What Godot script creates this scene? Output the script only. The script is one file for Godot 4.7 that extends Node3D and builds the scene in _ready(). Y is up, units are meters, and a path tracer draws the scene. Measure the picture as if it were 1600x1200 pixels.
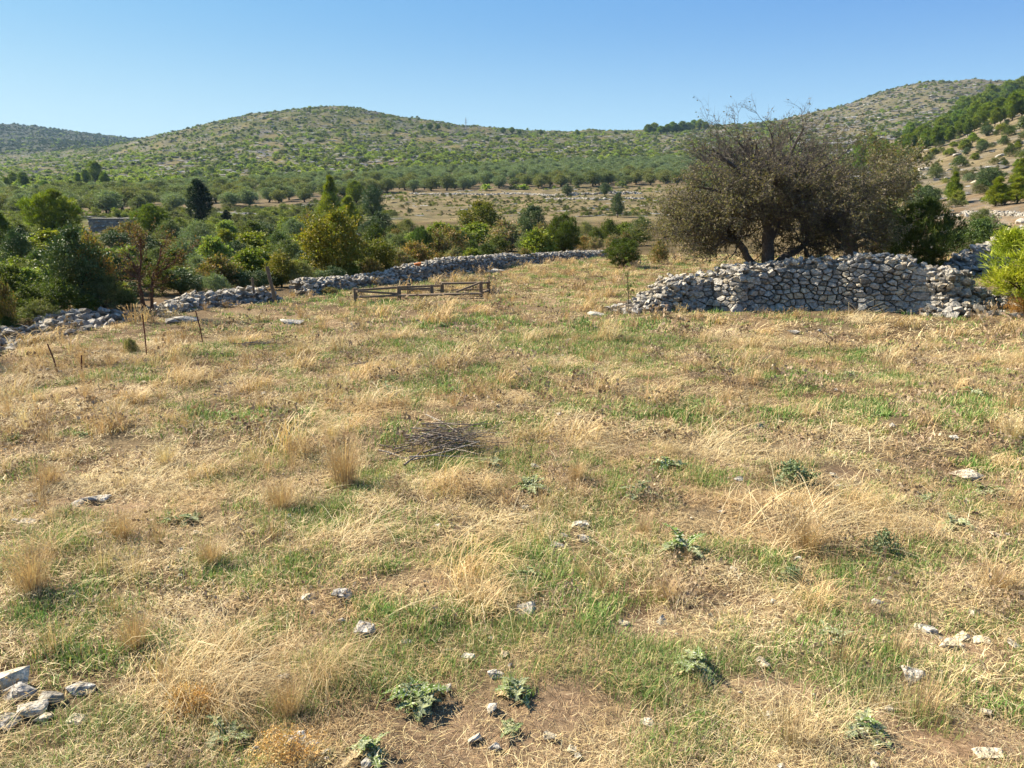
extends Node3D
# A dry meadow with stone walls, a half bare tree, a thicket valley and scrub hills behind.

const F := 1203.0          # focal length, in pixels of the 1600 x 1200 photograph
const EYE := 2.0
const PITCH := 0.2199      # 12.6 degrees down

var rng := RandomNumberGenerator.new()
var M := {}                # materials
var TEX := {}
var names := {}
var nz := FastNoiseLite.new()
var nz2 := FastNoiseLite.new()

# ------------------------------------------------------------------ terrain table
const DS := [22.0, 30.0, 40.0, 55.0, 75.0, 100.0, 140.0, 190.0, 250.0, 330.0, 450.0, 600.0, 800.0, 1000.0, 1400.0, 1900.0, 2600.0]
const COLS := [
	[-700, 440, 415, 400, 385, 372, 360, 345, 330, 315, 300, 285, 270, 255, 245, 220, 190, 240],
	[0, 443, 420, 403, 388, 372, 356, 338, 322, 306, 292, 278, 268, 258, 248, 224, 199, 240],
	[130, 443, 418, 402, 387, 371, 354, 336, 319, 303, 288, 272, 258, 244, 236, 222, 208, 240],
	[240, 443, 417, 400, 385, 369, 352, 334, 316, 299, 283, 262, 240, 219, 222, 224, 220, 240],
	[350, 443, 416, 398, 383, 366, 350, 331, 312, 294, 276, 250, 222, 193, 200, 214, 222, 240],
	[440, 444, 415, 397, 382, 365, 348, 329, 309, 290, 271, 243, 211, 176, 185, 210, 222, 240],
	[520, 444, 415, 396, 381, 363, 346, 326, 306, 287, 267, 238, 204, 168, 177, 206, 222, 240],
	[580, 444, 415, 396, 380, 363, 345, 325, 305, 286, 266, 237, 205, 174, 182, 208, 224, 240],
	[640, 444, 415, 395, 380, 362, 344, 324, 303, 284, 264, 237, 209, 185, 192, 210, 225, 240],
	[720, 444, 414, 395, 379, 361, 343, 322, 301, 282, 262, 238, 215, 198, 204, 216, 228, 240],
	[900, 444, 414, 394, 378, 359, 341, 318, 296, 278, 258, 236, 217, 208, 213, 222, 230, 240],
	[1000, 444, 414, 394, 378, 358, 340, 316, 294, 276, 256, 234, 214, 206, 211, 222, 230, 240],
	[1100, 444, 414, 394, 377, 357, 338, 314, 291, 272, 252, 230, 208, 199, 206, 220, 230, 240],
	[1200, 444, 414, 394, 376, 354, 333, 308, 285, 265, 245, 222, 200, 191, 200, 216, 228, 240],
	[1300, 444, 414, 393, 373, 349, 326, 299, 275, 254, 235, 210, 186, 166, 175, 205, 222, 240],
	[1400, 444, 413, 390, 366, 338, 310, 280, 255, 235, 218, 194, 165, 138, 150, 190, 215, 240],
	[1460, 443, 411, 386, 360, 330, 302, 270, 240, 218, 208, 188, 156, 130, 145, 185, 210, 240],
	[1530, 442, 408, 380, 352, 322, 292, 258, 220, 190, 190, 184, 153, 131, 145, 185, 210, 240],
	[1600, 441, 404, 373, 343, 312, 281, 242, 198, 160, 168, 180, 156, 134, 145, 185, 210, 240],
	[1750, 438, 396, 362, 330, 297, 264, 218, 168, 124, 134, 152, 150, 136, 145, 185, 210, 240],
	[2300, 430, 382, 342, 302, 267, 232, 182, 132, 102, 112, 132, 132, 130, 140, 180, 205, 240]]

const NR := 250
const NF := 500
const NB := 60
var R0 := 0.6
var R1 := 2900.0
var AF := deg_to_rad(72.0)
var az_list := PackedFloat32Array()
var r_list := PackedFloat32Array()
var hgrid := PackedFloat32Array()
var logk := 0.0

func ray(px: float, py: float) -> Vector3:
	var u := (px - 800.0) / F
	var v := (600.0 - py) / F
	return Vector3(u, v * cos(PITCH) - sin(PITCH), -(cos(PITCH) + v * sin(PITCH))).normalized()

func to_px(p: Vector3) -> Vector2:
	var q := p - Vector3(0, EYE, 0)
	var f := -q.z * cos(PITCH) - q.y * sin(PITCH)
	if f < 0.05:
		return Vector2(-9999, 9999)
	var up := q.y * cos(PITCH) - q.z * sin(PITCH)
	return Vector2(800.0 + F * q.x / f, 600.0 - F * up / f)

func elev_tan(px: float, py: float) -> float:
	var d := ray(px, py)
	return d.y / Vector2(d.x, d.z).length()

func cubic(a: float, b: float, c: float, d: float, t: float) -> float:
	# monotone-limited Hermite
	var m1 := (c - a) * 0.5
	var m2 := (d - b) * 0.5
	if (b - a) * (c - b) <= 0.0: m1 = 0.0
	if (c - b) * (d - c) <= 0.0: m2 = 0.0
	var t2 := t * t
	var t3 := t2 * t
	return (2 * t3 - 3 * t2 + 1) * b + (t3 - 2 * t2 + t) * m1 + (-2 * t3 + 3 * t2) * c + (t3 - t2) * m2

func build_height_grid() -> void:
	logk = log(R1 / R0) / (NR - 1)
	for i in NR:
		r_list.append(R0 * exp(logk * i))
	for i in NF + 1:
		az_list.append(-AF + 2 * AF * i / NF)
	for i in range(1, NB):
		az_list.append(AF + (TAU - 2 * AF) * i / NB)
	var col_az := []
	var col_h := []
	for c in COLS:
		var u: float = (c[0] - 800.0) / F
		col_az.append(atan(u / 1.0247))
		var hs := []
		for k in DS.size():
			hs.append(EYE / 1.0 + DS[k] * elev_tan(c[0], c[k + 1]))
		col_h.append(hs)
	# knots in log distance: 0 height at 6 and 14 m, then the table
	var ld := [log(6.0), log(14.0)]
	for d in DS: ld.append(log(d))
	var n_az := az_list.size()
	hgrid.resize(n_az * NR)
	for ia in n_az:
		var az: float = az_list[ia]
		var wl := 0.0
		var aq := az
		if ia > NF:   # behind the camera: from the right column round to the left one
			wl = smoothstep(0.0, 1.0, float(ia - NF) / NB)
			aq = col_az[-1]
		var hs := []
		var j := 0
		while j < col_az.size() - 2 and aq > col_az[j + 1]: j += 1
		var t: float = clampf((aq - col_az[j]) / (col_az[j + 1] - col_az[j]), 0.0, 1.0)
		hs.append(0.0)
		hs.append(0.0)
		for k in DS.size():
			var a: float = col_h[maxi(j - 1, 0)][k]
			var b: float = col_h[j][k]
			var c: float = col_h[j + 1][k]
			var d: float = col_h[mini(j + 2, col_h.size() - 1)][k]
			var h := cubic(a, b, c, d, t)
			if wl > 0.0: h = lerpf(h, col_h[0][k], wl)
			hs.append(h)
		for ir in NR:
			var r: float = r_list[ir]
			var lr := log(r)
			var h := 0.0
			if lr > ld[0]:
				var k := 0
				while k < ld.size() - 2 and lr > ld[k + 1]: k += 1
				var tt: float = (lr - ld[k]) / (ld[k + 1] - ld[k])
				h = cubic(hs[maxi(k - 1, 0)], hs[k], hs[k + 1], hs[mini(k + 2, hs.size() - 1)], minf(tt, 1.0))
			var x := r * sin(az)
			var z := -r * cos(az)
			# real relief: small hummocks in the meadow, ledges on the hills
			h += 0.07 * nz.get_noise_2d(x * 45.0, z * 45.0) * smoothstep(0.6, 3.0, r) + 0.03 * nz2.get_noise_2d(x * 160.0, z * 160.0)
			h += smoothstep(45.0, 120.0, r) * 0.9 * nz.get_noise_2d(x * 4.0 + 500, z * 4.0)
			h += smoothstep(250.0, 600.0, r) * 4.5 * nz.get_noise_2d(x * 1.1 + 90, z * 1.1)
			hgrid[ia * NR + ir] = h

func H(x: float, z: float) -> float:
	var r := maxf(sqrt(x * x + z * z), R0 * 1.001)
	var az := atan2(x, -z)
	var fi: float
	if absf(az) <= AF:
		fi = (az + AF) / (2 * AF) * NF
	else:
		if az < 0: az += TAU
		fi = NF + (az - AF) / (TAU - 2 * AF) * NB
	var n_az := az_list.size()
	var i0 := int(fi) % n_az
	var i1 := (i0 + 1) % n_az
	var ta := fi - floorf(fi)
	var fr := clampf(log(r / R0) / logk, 0.0, NR - 1.001)
	var j := int(fr)
	var tr := fr - j
	return lerpf(lerpf(hgrid[i0 * NR + j], hgrid[i0 * NR + j + 1], tr), lerpf(hgrid[i1 * NR + j], hgrid[i1 * NR + j + 1], tr), ta)

func G(x: float, z: float) -> Vector3:
	return Vector3(x, H(x, z), z)

func ground_at(px: float, py: float) -> Vector3:
	var d := ray(px, py)
	var o := Vector3(0, EYE, 0)
	var t := 1.2
	var last := t
	while t < 2800.0:
		var p := o + d * t
		if p.y < H(p.x, p.z):
			var lo := last
			var hi := t
			for k in 18:
				var mid := (lo + hi) * 0.5
				var q := o + d * mid
				if q.y < H(q.x, q.z): hi = mid
				else: lo = mid
			var e := o + d * hi
			return G(e.x, e.z)
		last = t
		t *= 1.012
	return o + d * 900.0

func dist(p: Vector3) -> float:
	return (p - Vector3(0, EYE, 0)).length()

# metres per photograph pixel at a point
func mpp(p: Vector3) -> float:
	var q := p - Vector3(0, EYE, 0)
	return (-q.z * cos(PITCH) - q.y * sin(PITCH)) / F

# ------------------------------------------------------------------ mesh helper
class Geo:
	var v := PackedVector3Array()
	var n := PackedVector3Array()
	var c := PackedColorArray()
	var ix := PackedInt32Array()
	var smooth := false

	func tri(a: Vector3, b: Vector3, d: Vector3, col: Color) -> void:
		var k := v.size()
		v.append(a); v.append(b); v.append(d)
		c.append(col); c.append(col); c.append(col)
		ix.append(k); ix.append(k + 1); ix.append(k + 2)

	func quad(a: Vector3, b: Vector3, d: Vector3, e: Vector3, col: Color) -> void:
		var k := v.size()
		v.append(a); v.append(b); v.append(d); v.append(e)
		c.append(col); c.append(col); c.append(col); c.append(col)
		ix.append(k); ix.append(k + 1); ix.append(k + 2); ix.append(k); ix.append(k + 2); ix.append(k + 3)

	# a leaf: base, tip, half width along side, slightly folded
	func leaf(p: Vector3, d: Vector3, side: Vector3, fold: Vector3, col: Color) -> void:
		var k := v.size()
		v.append(p); v.append(p + d * 0.45 + side + fold); v.append(p + d); v.append(p + d * 0.45 - side + fold)
		c.append(col); c.append(col); c.append(col); c.append(col)
		ix.append(k); ix.append(k + 1); ix.append(k + 2); ix.append(k); ix.append(k + 2); ix.append(k + 3)

	# a blade along a quadratic curve
	func blade(p0: Vector3, p1: Vector3, p2: Vector3, w: float, segs: int, col: Color) -> void:
		var dirn := (p2 - p0)
		var side := dirn.cross(Vector3.UP)
		if side.length_squared() < 1e-8: side = Vector3.RIGHT
		side = side.normalized() * w * 0.5
		var k := v.size()
		for s in segs + 1:
			var t := float(s) / segs
			var p := p0.lerp(p1, t).lerp(p1.lerp(p2, t), t)
			if s == segs:
				v.append(p); c.append(col)
			else:
				var ww := side * (1.0 - 0.55 * t)
				v.append(p - ww); v.append(p + ww)
				c.append(col); c.append(col)
		for s in segs:
			var b := k + s * 2
			if s == segs - 1:
				ix.append(b); ix.append(b + 1); ix.append(b + 2)
			else:
				ix.append(b); ix.append(b + 1); ix.append(b + 3)
				ix.append(b); ix.append(b + 3); ix.append(b + 2)

	func tube(pts: Array, radii: Array, sides: int, col: Color, cap := true) -> void:
		smooth = true
		while n.size() < v.size(): n.append(Vector3.UP)
		var k := v.size()
		var up := Vector3(0.31, 0.2, 0.93).normalized()
		for i in pts.size():
			var a: Vector3 = pts[maxi(i - 1, 0)]
			var b: Vector3 = pts[mini(i + 1, pts.size() - 1)]
			var d := (b - a).normalized()
			var s := d.cross(up)
			if s.length() < 0.05: s = d.cross(Vector3.RIGHT)
			s = s.normalized()
			var q := s.cross(d).normalized()
			for j in sides:
				var an := TAU * j / sides
				var nn := s * cos(an) + q * sin(an)
				v.append(pts[i] + nn * radii[i])
				n.append(nn)
				c.append(col)
		for i in pts.size() - 1:
			for j in sides:
				var a := k + i * sides + j
				var b := k + i * sides + (j + 1) % sides
				ix.append(a); ix.append(b); ix.append(b + sides)
				ix.append(a); ix.append(b + sides); ix.append(a + sides)
		if cap and radii[-1] > 0.004:
			var e := v.size()
			var dd: Vector3 = (pts[-1] - pts[-2]).normalized()
			for j in sides:
				v.append(v[k + (pts.size() - 1) * sides + j]); n.append(dd); c.append(col)
			for j in range(1, sides - 1):
				ix.append(e); ix.append(e + j); ix.append(e + j + 1)

	func mesh() -> ArrayMesh:
		var a := []
		a.resize(Mesh.ARRAY_MAX)
		a[Mesh.ARRAY_VERTEX] = v
		if smooth:
			while n.size() < v.size(): n.append(Vector3.UP)
			a[Mesh.ARRAY_NORMAL] = n
		a[Mesh.ARRAY_COLOR] = c
		a[Mesh.ARRAY_INDEX] = ix
		var m := ArrayMesh.new()
		m.add_surface_from_arrays(Mesh.PRIMITIVE_TRIANGLES, a)
		return m

# ------------------------------------------------------------------ scene helpers
func numbered(called: String) -> String:
	var k: int = names.get(called, 0)
	names[called] = k + 1
	return called if k == 0 else "%s_%03d" % [called, k]

func thing(called: String, label: String, category: String, at := Vector3.ZERO, turn := 0.0, group := "") -> Node3D:
	var o := Node3D.new()
	o.name = numbered(called)
	add_child(o)
	o.position = at
	o.rotation.y = turn
	tag(o, label, category, group)
	return o

func tag(o: Node, label: String, category: String, group := "") -> void:
	o.set_meta("label", label)
	o.set_meta("category", category)
	if group != "": o.set_meta("group", group)

func part(called: String, mesh: Mesh, m: Material, parent: Node) -> MeshInstance3D:
	var o := MeshInstance3D.new()
	o.mesh = mesh
	o.material_override = m
	if parent == self:
		o.name = numbered(called)
		add_child(o)
	else:
		o.name = called
		parent.add_child(o, true)
	return o

func copies(called: String, mesh: Mesh, m: Material, xf: Array, cols: Array, parent: Node) -> void:
	if xf.is_empty(): return
	var mm := MultiMesh.new()
	mm.transform_format = MultiMesh.TRANSFORM_3D
	mm.use_colors = true
	mm.mesh = mesh
	mm.instance_count = xf.size()
	for k in xf.size():
		mm.set_instance_transform(k, xf[k])
		mm.set_instance_color(k, cols[k])
	var o := MultiMeshInstance3D.new()
	o.name = called
	o.multimesh = mm
	o.material_override = m
	o.set_meta("kind", "stuff")
	parent.add_child(o, true)

func rr(a: float, b: float) -> float:
	return rng.randf_range(a, b)

func rdir() -> Vector3:
	var z := rr(-1, 1)
	var a := rr(0, TAU)
	var s := sqrt(1 - z * z)
	return Vector3(s * cos(a), z, s * sin(a))

func shade_of(c: Color, amount: float, hue := 0.0) -> Color:
	var k := 1.0 + rr(-amount, amount)
	var h := rr(-hue, hue)
	return Color(c.r * k * (1 + h), c.g * k, c.b * k * (1 - h))

func mix_of(list: Array) -> Color:
	return list[rng.randi() % list.size()]

func interp(px: float, pts: Array) -> float:
	if px <= pts[0][0]: return pts[0][1]
	for k in range(1, pts.size()):
		if px <= pts[k][0]:
			return lerpf(pts[k - 1][1], pts[k][1], (px - pts[k - 1][0]) / (pts[k][0] - pts[k - 1][0]))
	return pts[-1][1]

# ------------------------------------------------------------------ materials
func noise_image(size: int, freq: float, oct: int, seed_: int) -> Image:
	var n := FastNoiseLite.new()
	n.seed = seed_
	n.noise_type = FastNoiseLite.TYPE_SIMPLEX_SMOOTH
	n.frequency = freq
	n.fractal_octaves = oct
	return n.get_seamless_image(size, size)

func tex_of(im: Image) -> ImageTexture:
	return ImageTexture.create_from_image(im)

func ramp_image(src: Image, dark: Color, light: Color, speck := 0.0) -> Image:
	var s := src.get_size()
	var out := Image.create(s.x, s.y, false, Image.FORMAT_RGB8)
	for y in s.y:
		for x in s.x:
			var t := src.get_pixel(x, y).r + (rng.randf() - 0.5) * speck
			out.set_pixel(x, y, dark.lerp(light, clampf(t, 0, 1)))
	return out

# grey and ochre lichen blotches with edges of their own
func lichen(im: Image, a: Image, b: Image) -> Image:
	for y in im.get_height():
		for x in im.get_width():
			var c := im.get_pixel(x, y)
			var va := a.get_pixel(x, y).r + (rng.randf() - 0.5) * 0.12
			var vb := b.get_pixel(x, y).r + (rng.randf() - 0.5) * 0.12
			if va > 0.66: c = c.lerp(Color(0.34, 0.33, 0.30), 0.55)
			elif va < 0.27: c = c.lerp(Color(0.86, 0.85, 0.81), 0.5)
			if vb > 0.74: c = c.lerp(Color(0.62, 0.50, 0.30), 0.45)
			im.set_pixel(x, y, c)
	return im

func litter_image() -> Image:
	# broken straw, chaff and crumbs of soil, seen from above: plain matter colours
	var S := 1024
	var out := Image.create(S, S, false, Image.FORMAT_RGB8)
	var base := noise_image(S, 0.02, 4, 5)
	for y in S:
		for x in S:
			var t := base.get_pixel(x, y).r + (rng.randf() - 0.5) * 0.5
			out.set_pixel(x, y, Color(0.56, 0.54, 0.52).lerp(Color(0.88, 0.86, 0.83), clampf(t, 0, 1)))
	var tones := [Color(0.98, 0.96, 0.90), Color(0.93, 0.89, 0.82), Color(0.80, 0.76, 0.70), Color(0.62, 0.57, 0.52), Color(0.52, 0.48, 0.44), Color(1, 0.99, 0.95)]
	for k in 9000:
		var x := rr(0, S)
		var y := rr(0, S)
		var a := rr(0, TAU)
		var bend := rr(-0.02, 0.02)
		var col: Color = mix_of(tones)
		var w := 2 if rng.randf() < 0.45 else 1
		for s in int(rr(8, 46)):
			out.fill_rect(Rect2i(posmod(int(x), S), posmod(int(y), S), w, w), col)
			x += cos(a); y += sin(a); a += bend
	return out

func leaf_mat(rough := 0.7, back := Color(0.7, 0.7, 0.5)) -> StandardMaterial3D:
	var m := StandardMaterial3D.new()
	m.vertex_color_use_as_albedo = true
	m.roughness = rough
	m.metallic_specular = 0.3
	m.cull_mode = BaseMaterial3D.CULL_DISABLED
	m.backlight_enabled = true
	m.backlight = back
	return m

func lin(r: float, g: float, b: float) -> Color:
	return Color(r, g, b).linear_to_srgb()

func make_materials() -> void:
	var lit := tex_of(litter_image())
	var coarse := tex_of(ramp_image(noise_image(512, 0.012, 5, 9), Color(0.62, 0.62, 0.62), Color(1, 1, 1), 0.1))
	var g := StandardMaterial3D.new()
	g.vertex_color_use_as_albedo = true
	g.roughness = 0.95
	g.metallic_specular = 0.15
	g.albedo_texture = lit
	g.uv1_triplanar = true
	g.uv1_world_triplanar = true
	g.uv1_scale = Vector3(0.9, 0.9, 0.9)
	g.detail_enabled = true
	g.detail_albedo = coarse
	g.detail_blend_mode = BaseMaterial3D.BLEND_MODE_MUL
	g.detail_uv_layer = BaseMaterial3D.DETAIL_UV_2
	g.uv2_triplanar = true
	g.uv2_world_triplanar = true
	g.uv2_scale = Vector3(0.037, 0.037, 0.037)
	g.heightmap_enabled = true
	g.heightmap_texture = lit
	g.heightmap_scale = 1.2
	M.ground = g
	M.grass = leaf_mat(0.65, Color(0.72, 0.72, 0.6))
	M.leaf = leaf_mat(0.6, Color(0.80, 0.85, 0.52))
	M.hard_leaf = leaf_mat(0.5, Color(0.45, 0.5, 0.3))
	M.leaf_tints = [M.leaf]
	for c in [Color(1.0, 0.93, 0.78), Color(0.95, 0.92, 0.80), Color(0.88, 0.86, 0.74)]:
		var lm: StandardMaterial3D = M.leaf.duplicate()
		lm.albedo_color = c
		M.leaf_tints.append(lm)
	M.thistle = leaf_mat(0.85, Color(0.55, 0.58, 0.4))
	M.thistle.metallic_specular = 0.15
	# bark
	var b := StandardMaterial3D.new()
	b.vertex_color_use_as_albedo = true
	b.roughness = 0.9
	b.metallic_specular = 0.2
	var bt := noise_image(256, 0.03, 5, 21)
	b.albedo_texture = tex_of(ramp_image(bt, Color(0.6, 0.58, 0.55), Color(1, 1, 1), 0.25))
	b.heightmap_enabled = true
	b.heightmap_texture = tex_of(bt)
	b.heightmap_scale = 2.5
	b.uv1_triplanar = true
	b.uv1_scale = Vector3(5, 1.6, 5)
	M.bark = b
	var stick: StandardMaterial3D = b.duplicate()
	stick.albedo_texture = tex_of(ramp_image(bt, Color(0.8, 0.79, 0.77), Color(1, 1, 1), 0.2))
	M.stick = stick
	# limestone, in four natural tones
	var st := noise_image(512, 0.012, 6, 33)
	var sb := tex_of(noise_image(512, 0.03, 6, 34))
	var tones := [[Color(0.50, 0.48, 0.445), Color(0.80, 0.775, 0.73)], [Color(0.42, 0.405, 0.385), Color(0.71, 0.69, 0.66)], [Color(0.55, 0.505, 0.43), Color(0.84, 0.79, 0.70)], [Color(0.33, 0.315, 0.295), Color(0.60, 0.58, 0.54)]]
	M.stone = []
	var li := noise_image(512, 0.02, 4, 77)
	var li2 := noise_image(512, 0.035, 4, 78)
	for t in tones:
		var s := StandardMaterial3D.new()
		s.albedo_texture = tex_of(lichen(ramp_image(st, t[0], t[1], 0.28), li, li2))
		s.roughness = 0.9
		s.metallic_specular = 0.25
		s.uv1_triplanar = true
		s.uv1_world_triplanar = true
		s.uv1_scale = Vector3(1.7, 1.7, 1.7)
		s.heightmap_enabled = true
		s.heightmap_texture = sb
		s.heightmap_scale = 2.0
		M.stone.append(s)
	var orange := (M.stone[2] as StandardMaterial3D).duplicate()
	orange.albedo_color = lin(0.95, 0.42, 0.22)
	M.stone_orange = orange
	var hr := StandardMaterial3D.new()      # far rocks, tinted per copy
	hr.vertex_color_use_as_albedo = true
	hr.roughness = 0.95
	hr.metallic_specular = 0.15
	hr.albedo_texture = tex_of(ramp_image(st, Color(0.6, 0.6, 0.6), Color(1, 1, 1), 0.2))
	hr.uv1_triplanar = true
	hr.uv1_scale = Vector3(0.6, 0.6, 0.6)
	M.rock = hr
	# weathered planks
	var wt := Image.create(256, 256, false, Image.FORMAT_RGB8)
	var wn := noise_image(256, 0.02, 4, 61)
	var wn2 := noise_image(256, 0.05, 3, 62)
	for y in 256:
		for x in 256:
			var t := wn.get_pixel(posmod(x * 9, 256), y / 3).r * 0.6 + wn2.get_pixel(x, y).r * 0.3 + rng.randf() * 0.15
			wt.set_pixel(x, y, Color(0.30, 0.25, 0.20).lerp(Color(0.58, 0.52, 0.45), clampf(t, 0, 1)))
	var w := StandardMaterial3D.new()
	w.albedo_texture = tex_of(wt)
	w.roughness = 0.88
	w.metallic_specular = 0.2
	w.uv1_triplanar = true
	w.uv1_scale = Vector3(1.5, 3, 3)
	M.wood = w
	var ru := StandardMaterial3D.new()
	ru.albedo_texture = tex_of(ramp_image(wn2, Color(0.22, 0.11, 0.07), Color(0.45, 0.24, 0.14), 0.4))
	ru.roughness = 0.9
	ru.uv1_triplanar = true
	ru.uv1_scale = Vector3(6, 6, 6)
	M.rust = ru

# ------------------------------------------------------------------ stones
var hull_meshes := []

func hull_stone(n: int, sq: Vector3) -> ArrayMesh:
	var p := []
	for k in n:
		var d := rdir()
		var mx := maxf(absf(d.x), maxf(absf(d.y), absf(d.z)))
		d = d / pow(mx, 0.75) * rr(0.82, 1.05)
		p.append(d * 0.5 * sq)
	var g := Geo.new()
	for i in n:
		for j in range(i + 1, n):
			for k in range(j + 1, n):
				var nn: Vector3 = (p[j] - p[i]).cross(p[k] - p[i])
				if nn.length() < 1e-7: continue
				var pos := 0
				var neg := 0
				for m in n:
					if m == i or m == j or m == k: continue
					if nn.dot(p[m] - p[i]) > 0: pos += 1
					else: neg += 1
					if pos > 0 and neg > 0: break
				if pos == 0: g.tri(p[i], p[k], p[j], Color.WHITE)     # clockwise seen from outside
				elif neg == 0: g.tri(p[i], p[j], p[k], Color.WHITE)
	return g.mesh()

func make_stone_meshes() -> void:
	for k in 16:
		hull_meshes.append(hull_stone(14 + k % 4, Vector3(1.0, rr(0.5, 0.75), rr(0.65, 0.95))))

func stone_basis(size: float, tilt: float) -> Basis:
	var b := Basis(Vector3.UP, rr(0, TAU))
	b = Basis(Vector3(rr(-1, 1), 0, rr(-1, 1)).normalized(), rr(-tilt, tilt)) * b
	return b.scaled(Vector3.ONE * size)

# stones: list of [Transform3D, mesh number, tone]; the largest in view singly, the rest together
func lay_stones(parent: Node3D, list: Array, most: int) -> void:
	var o := parent.position
	for s in list:
		var t: Transform3D = s[0]
		var d := dist(t.origin)
		s.append(t.basis.x.length() / d + s[3])
	list.sort_custom(func(a, b): return a[4] > b[4])
	var rest := {}
	for k in list.size():
		var s = list[k]
		var t: Transform3D = s[0]
		t.origin -= o
		if k < most:
			var q := part("stone", hull_meshes[s[1]], M.stone[s[2]], parent)
			q.transform = t
		else:
			var key: int = s[1] * 8 + s[2]
			if not rest.has(key): rest[key] = []
			rest[key].append(t)
	# the remaining stones, joined
	var by_tone := {}
	for key in rest:
		var tone: int = key % 8
		if not by_tone.has(tone): by_tone[tone] = SurfaceTool.new()
		for t in rest[key]:
			by_tone[tone].append_from(hull_meshes[key / 8], 0, t)
	for tone in by_tone:
		var q := part("rubble", by_tone[tone].commit(), M.stone[tone], parent)
		q.set_meta("kind", "stuff")

func tone() -> int:
	var r := rng.randf()
	return 0 if r < 0.42 else (1 if r < 0.74 else (2 if r < 0.86 else 3))

# ------------------------------------------------------------------ sky, sun, camera
func sky_image(sun: Vector3) -> Image:
	var W := 512
	var Hh := 256
	var im := Image.create(W, Hh, false, Image.FORMAT_RGBF)
	for y in Hh:
		var el := (0.5 - (y + 0.5) / Hh) * PI
		for x in W:
			var az := (float(x) + 0.5) / W * TAU
			# Godot's panorama: u = 0 looks along -z, u = 1/4 along +x
			var a := az
			var d := Vector3(sin(a) * cos(el), sin(el), -cos(a) * cos(el))
			var e := maxf(el, 0.0)
			var cs := d.dot(sun)
			var near := pow(clampf(cs * 0.5 + 0.5, 0, 1), 2.2)
			var side := clampf(near * 1.3 - 0.25, 0, 1)
			var hor := Color(0.446, 0.550, 0.603).lerp(Color(0.555, 0.613, 0.613), side)
			var mid := Color(0.243, 0.377, 0.546).lerp(Color(0.332, 0.491, 0.585), side)
			var zen := Color(0.208, 0.340, 0.506)
			var c := hor.lerp(mid, smoothstep(0.03, 0.27, e))
			c = c.lerp(zen, smoothstep(0.25, 1.3, e))
			c = c.srgb_to_linear()
			var glow := pow(clampf(cs, 0, 1), 24.0) * 0.7 + pow(clampf(cs, 0, 1), 5.0) * 0.05
			c = Color(c.r + glow, c.g + glow * 0.96, c.b + glow * 0.88)
			im.set_pixel(x, y, c)
	return im

func make_world() -> void:
	var cam := Camera3D.new()
	cam.fov = rad_to_deg(2.0 * atan(600.0 / F))
	cam.near = 0.05
	cam.far = 8000.0
	add_child(cam)
	cam.position = Vector3(0, EYE, 0)
	cam.rotation = Vector3(-PITCH, 0, 0)
	cam.current = true
	var to_sun := Vector3(-0.70, 0.66, -0.34).normalized()
	var sun := DirectionalLight3D.new()
	sun.name = "sun"
	add_child(sun)
	sun.look_at_from_position(to_sun * 100.0, Vector3.ZERO, Vector3.UP)
	sun.light_energy = 1.6
	sun.light_color = Color(1.0, 0.95, 0.86)
	sun.light_angular_distance = 0.5
	sun.shadow_enabled = true
	var env := Environment.new()
	env.background_mode = Environment.BG_SKY
	var sm := PanoramaSkyMaterial.new()
	sm.panorama = tex_of(sky_image(to_sun))
	var sky := Sky.new()
	sky.sky_material = sm
	env.sky = sky
	env.tonemap_mode = Environment.TONE_MAPPER_LINEAR
	env.tonemap_exposure = 3.0
	env.fog_enabled = true
	env.fog_density = 0.0001
	env.fog_light_color = Color(0.68, 0.84, 1.0)
	env.sdfgi_enabled = true
	env.ssao_enabled = true
	env.ssil_enabled = true
	var we := WorldEnvironment.new()
	we.environment = env
	add_child(we)

# ------------------------------------------------------------------ layout fields
# lower edge of what lies beyond the meadow, in photograph pixels
const FIELD_EDGE := [[-900, 700], [-300, 600], [0, 540], [60, 520], [190, 492], [270, 478], [440, 466], [500, 458], [640, 437], [720, 424], [800, 410], [950, 400], [1100, 398], [1420, 402], [1600, 412], [2500, 420]]

func in_field(px: Vector2) -> bool:
	return px.y > interp(px.x, FIELD_EDGE)

var green_spots := []
const GREEN := [[130, 960, 90, 28], [230, 1012, 110, 40], [430, 985, 70, 30], [600, 1050, 110, 45], [560, 762, 70, 22], [480, 800, 70, 30], [660, 880, 60, 22], [560, 900, 70, 18], [700, 1000, 90, 40], [1020, 1040, 90, 34], [1130, 1020, 60, 30], [1320, 1030, 100, 46], [1290, 900, 90, 34], [1000, 778, 40, 14], [1110, 648, 70, 16], [830, 668, 70, 14], [950, 522, 120, 20], [880, 548, 80, 12], [1010, 512, 60, 10], [1200, 655, 70, 14], [785, 722, 50, 18], [420, 650, 70, 14], [200, 585, 60, 10], [560, 472, 60, 8], [1490, 1110, 100, 50], [650, 612, 80, 14], [1350, 640, 70, 16], [1560, 640, 60, 18], [700, 545, 60, 9], [1380, 880, 60, 24], [300, 545, 40, 7], [130, 1150, 110, 40], [900, 960, 80, 34], [1440, 980, 60, 26], [820, 880, 70, 24], [640, 820, 50, 18], [960, 640, 60, 12], [1240, 590, 60, 10], [720, 505, 70, 9], [80, 870, 60, 22], [1180, 880, 60, 22], [380, 905, 70, 22], [1090, 1170, 90, 36], [620, 965, 80, 26], [860, 1080, 60, 36]]
const BARE := [[740, 1155, 190, 66], [880, 1110, 90, 40], [1010, 985, 50, 16], [1430, 1170, 80, 34], [640, 912, 80, 14], [1550, 1150, 60, 30], [150, 790, 80, 12], [1330, 740, 40, 12], [760, 1185, 140, 30], [1190, 1080, 60, 18], [1480, 1010, 50, 16]]
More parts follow.
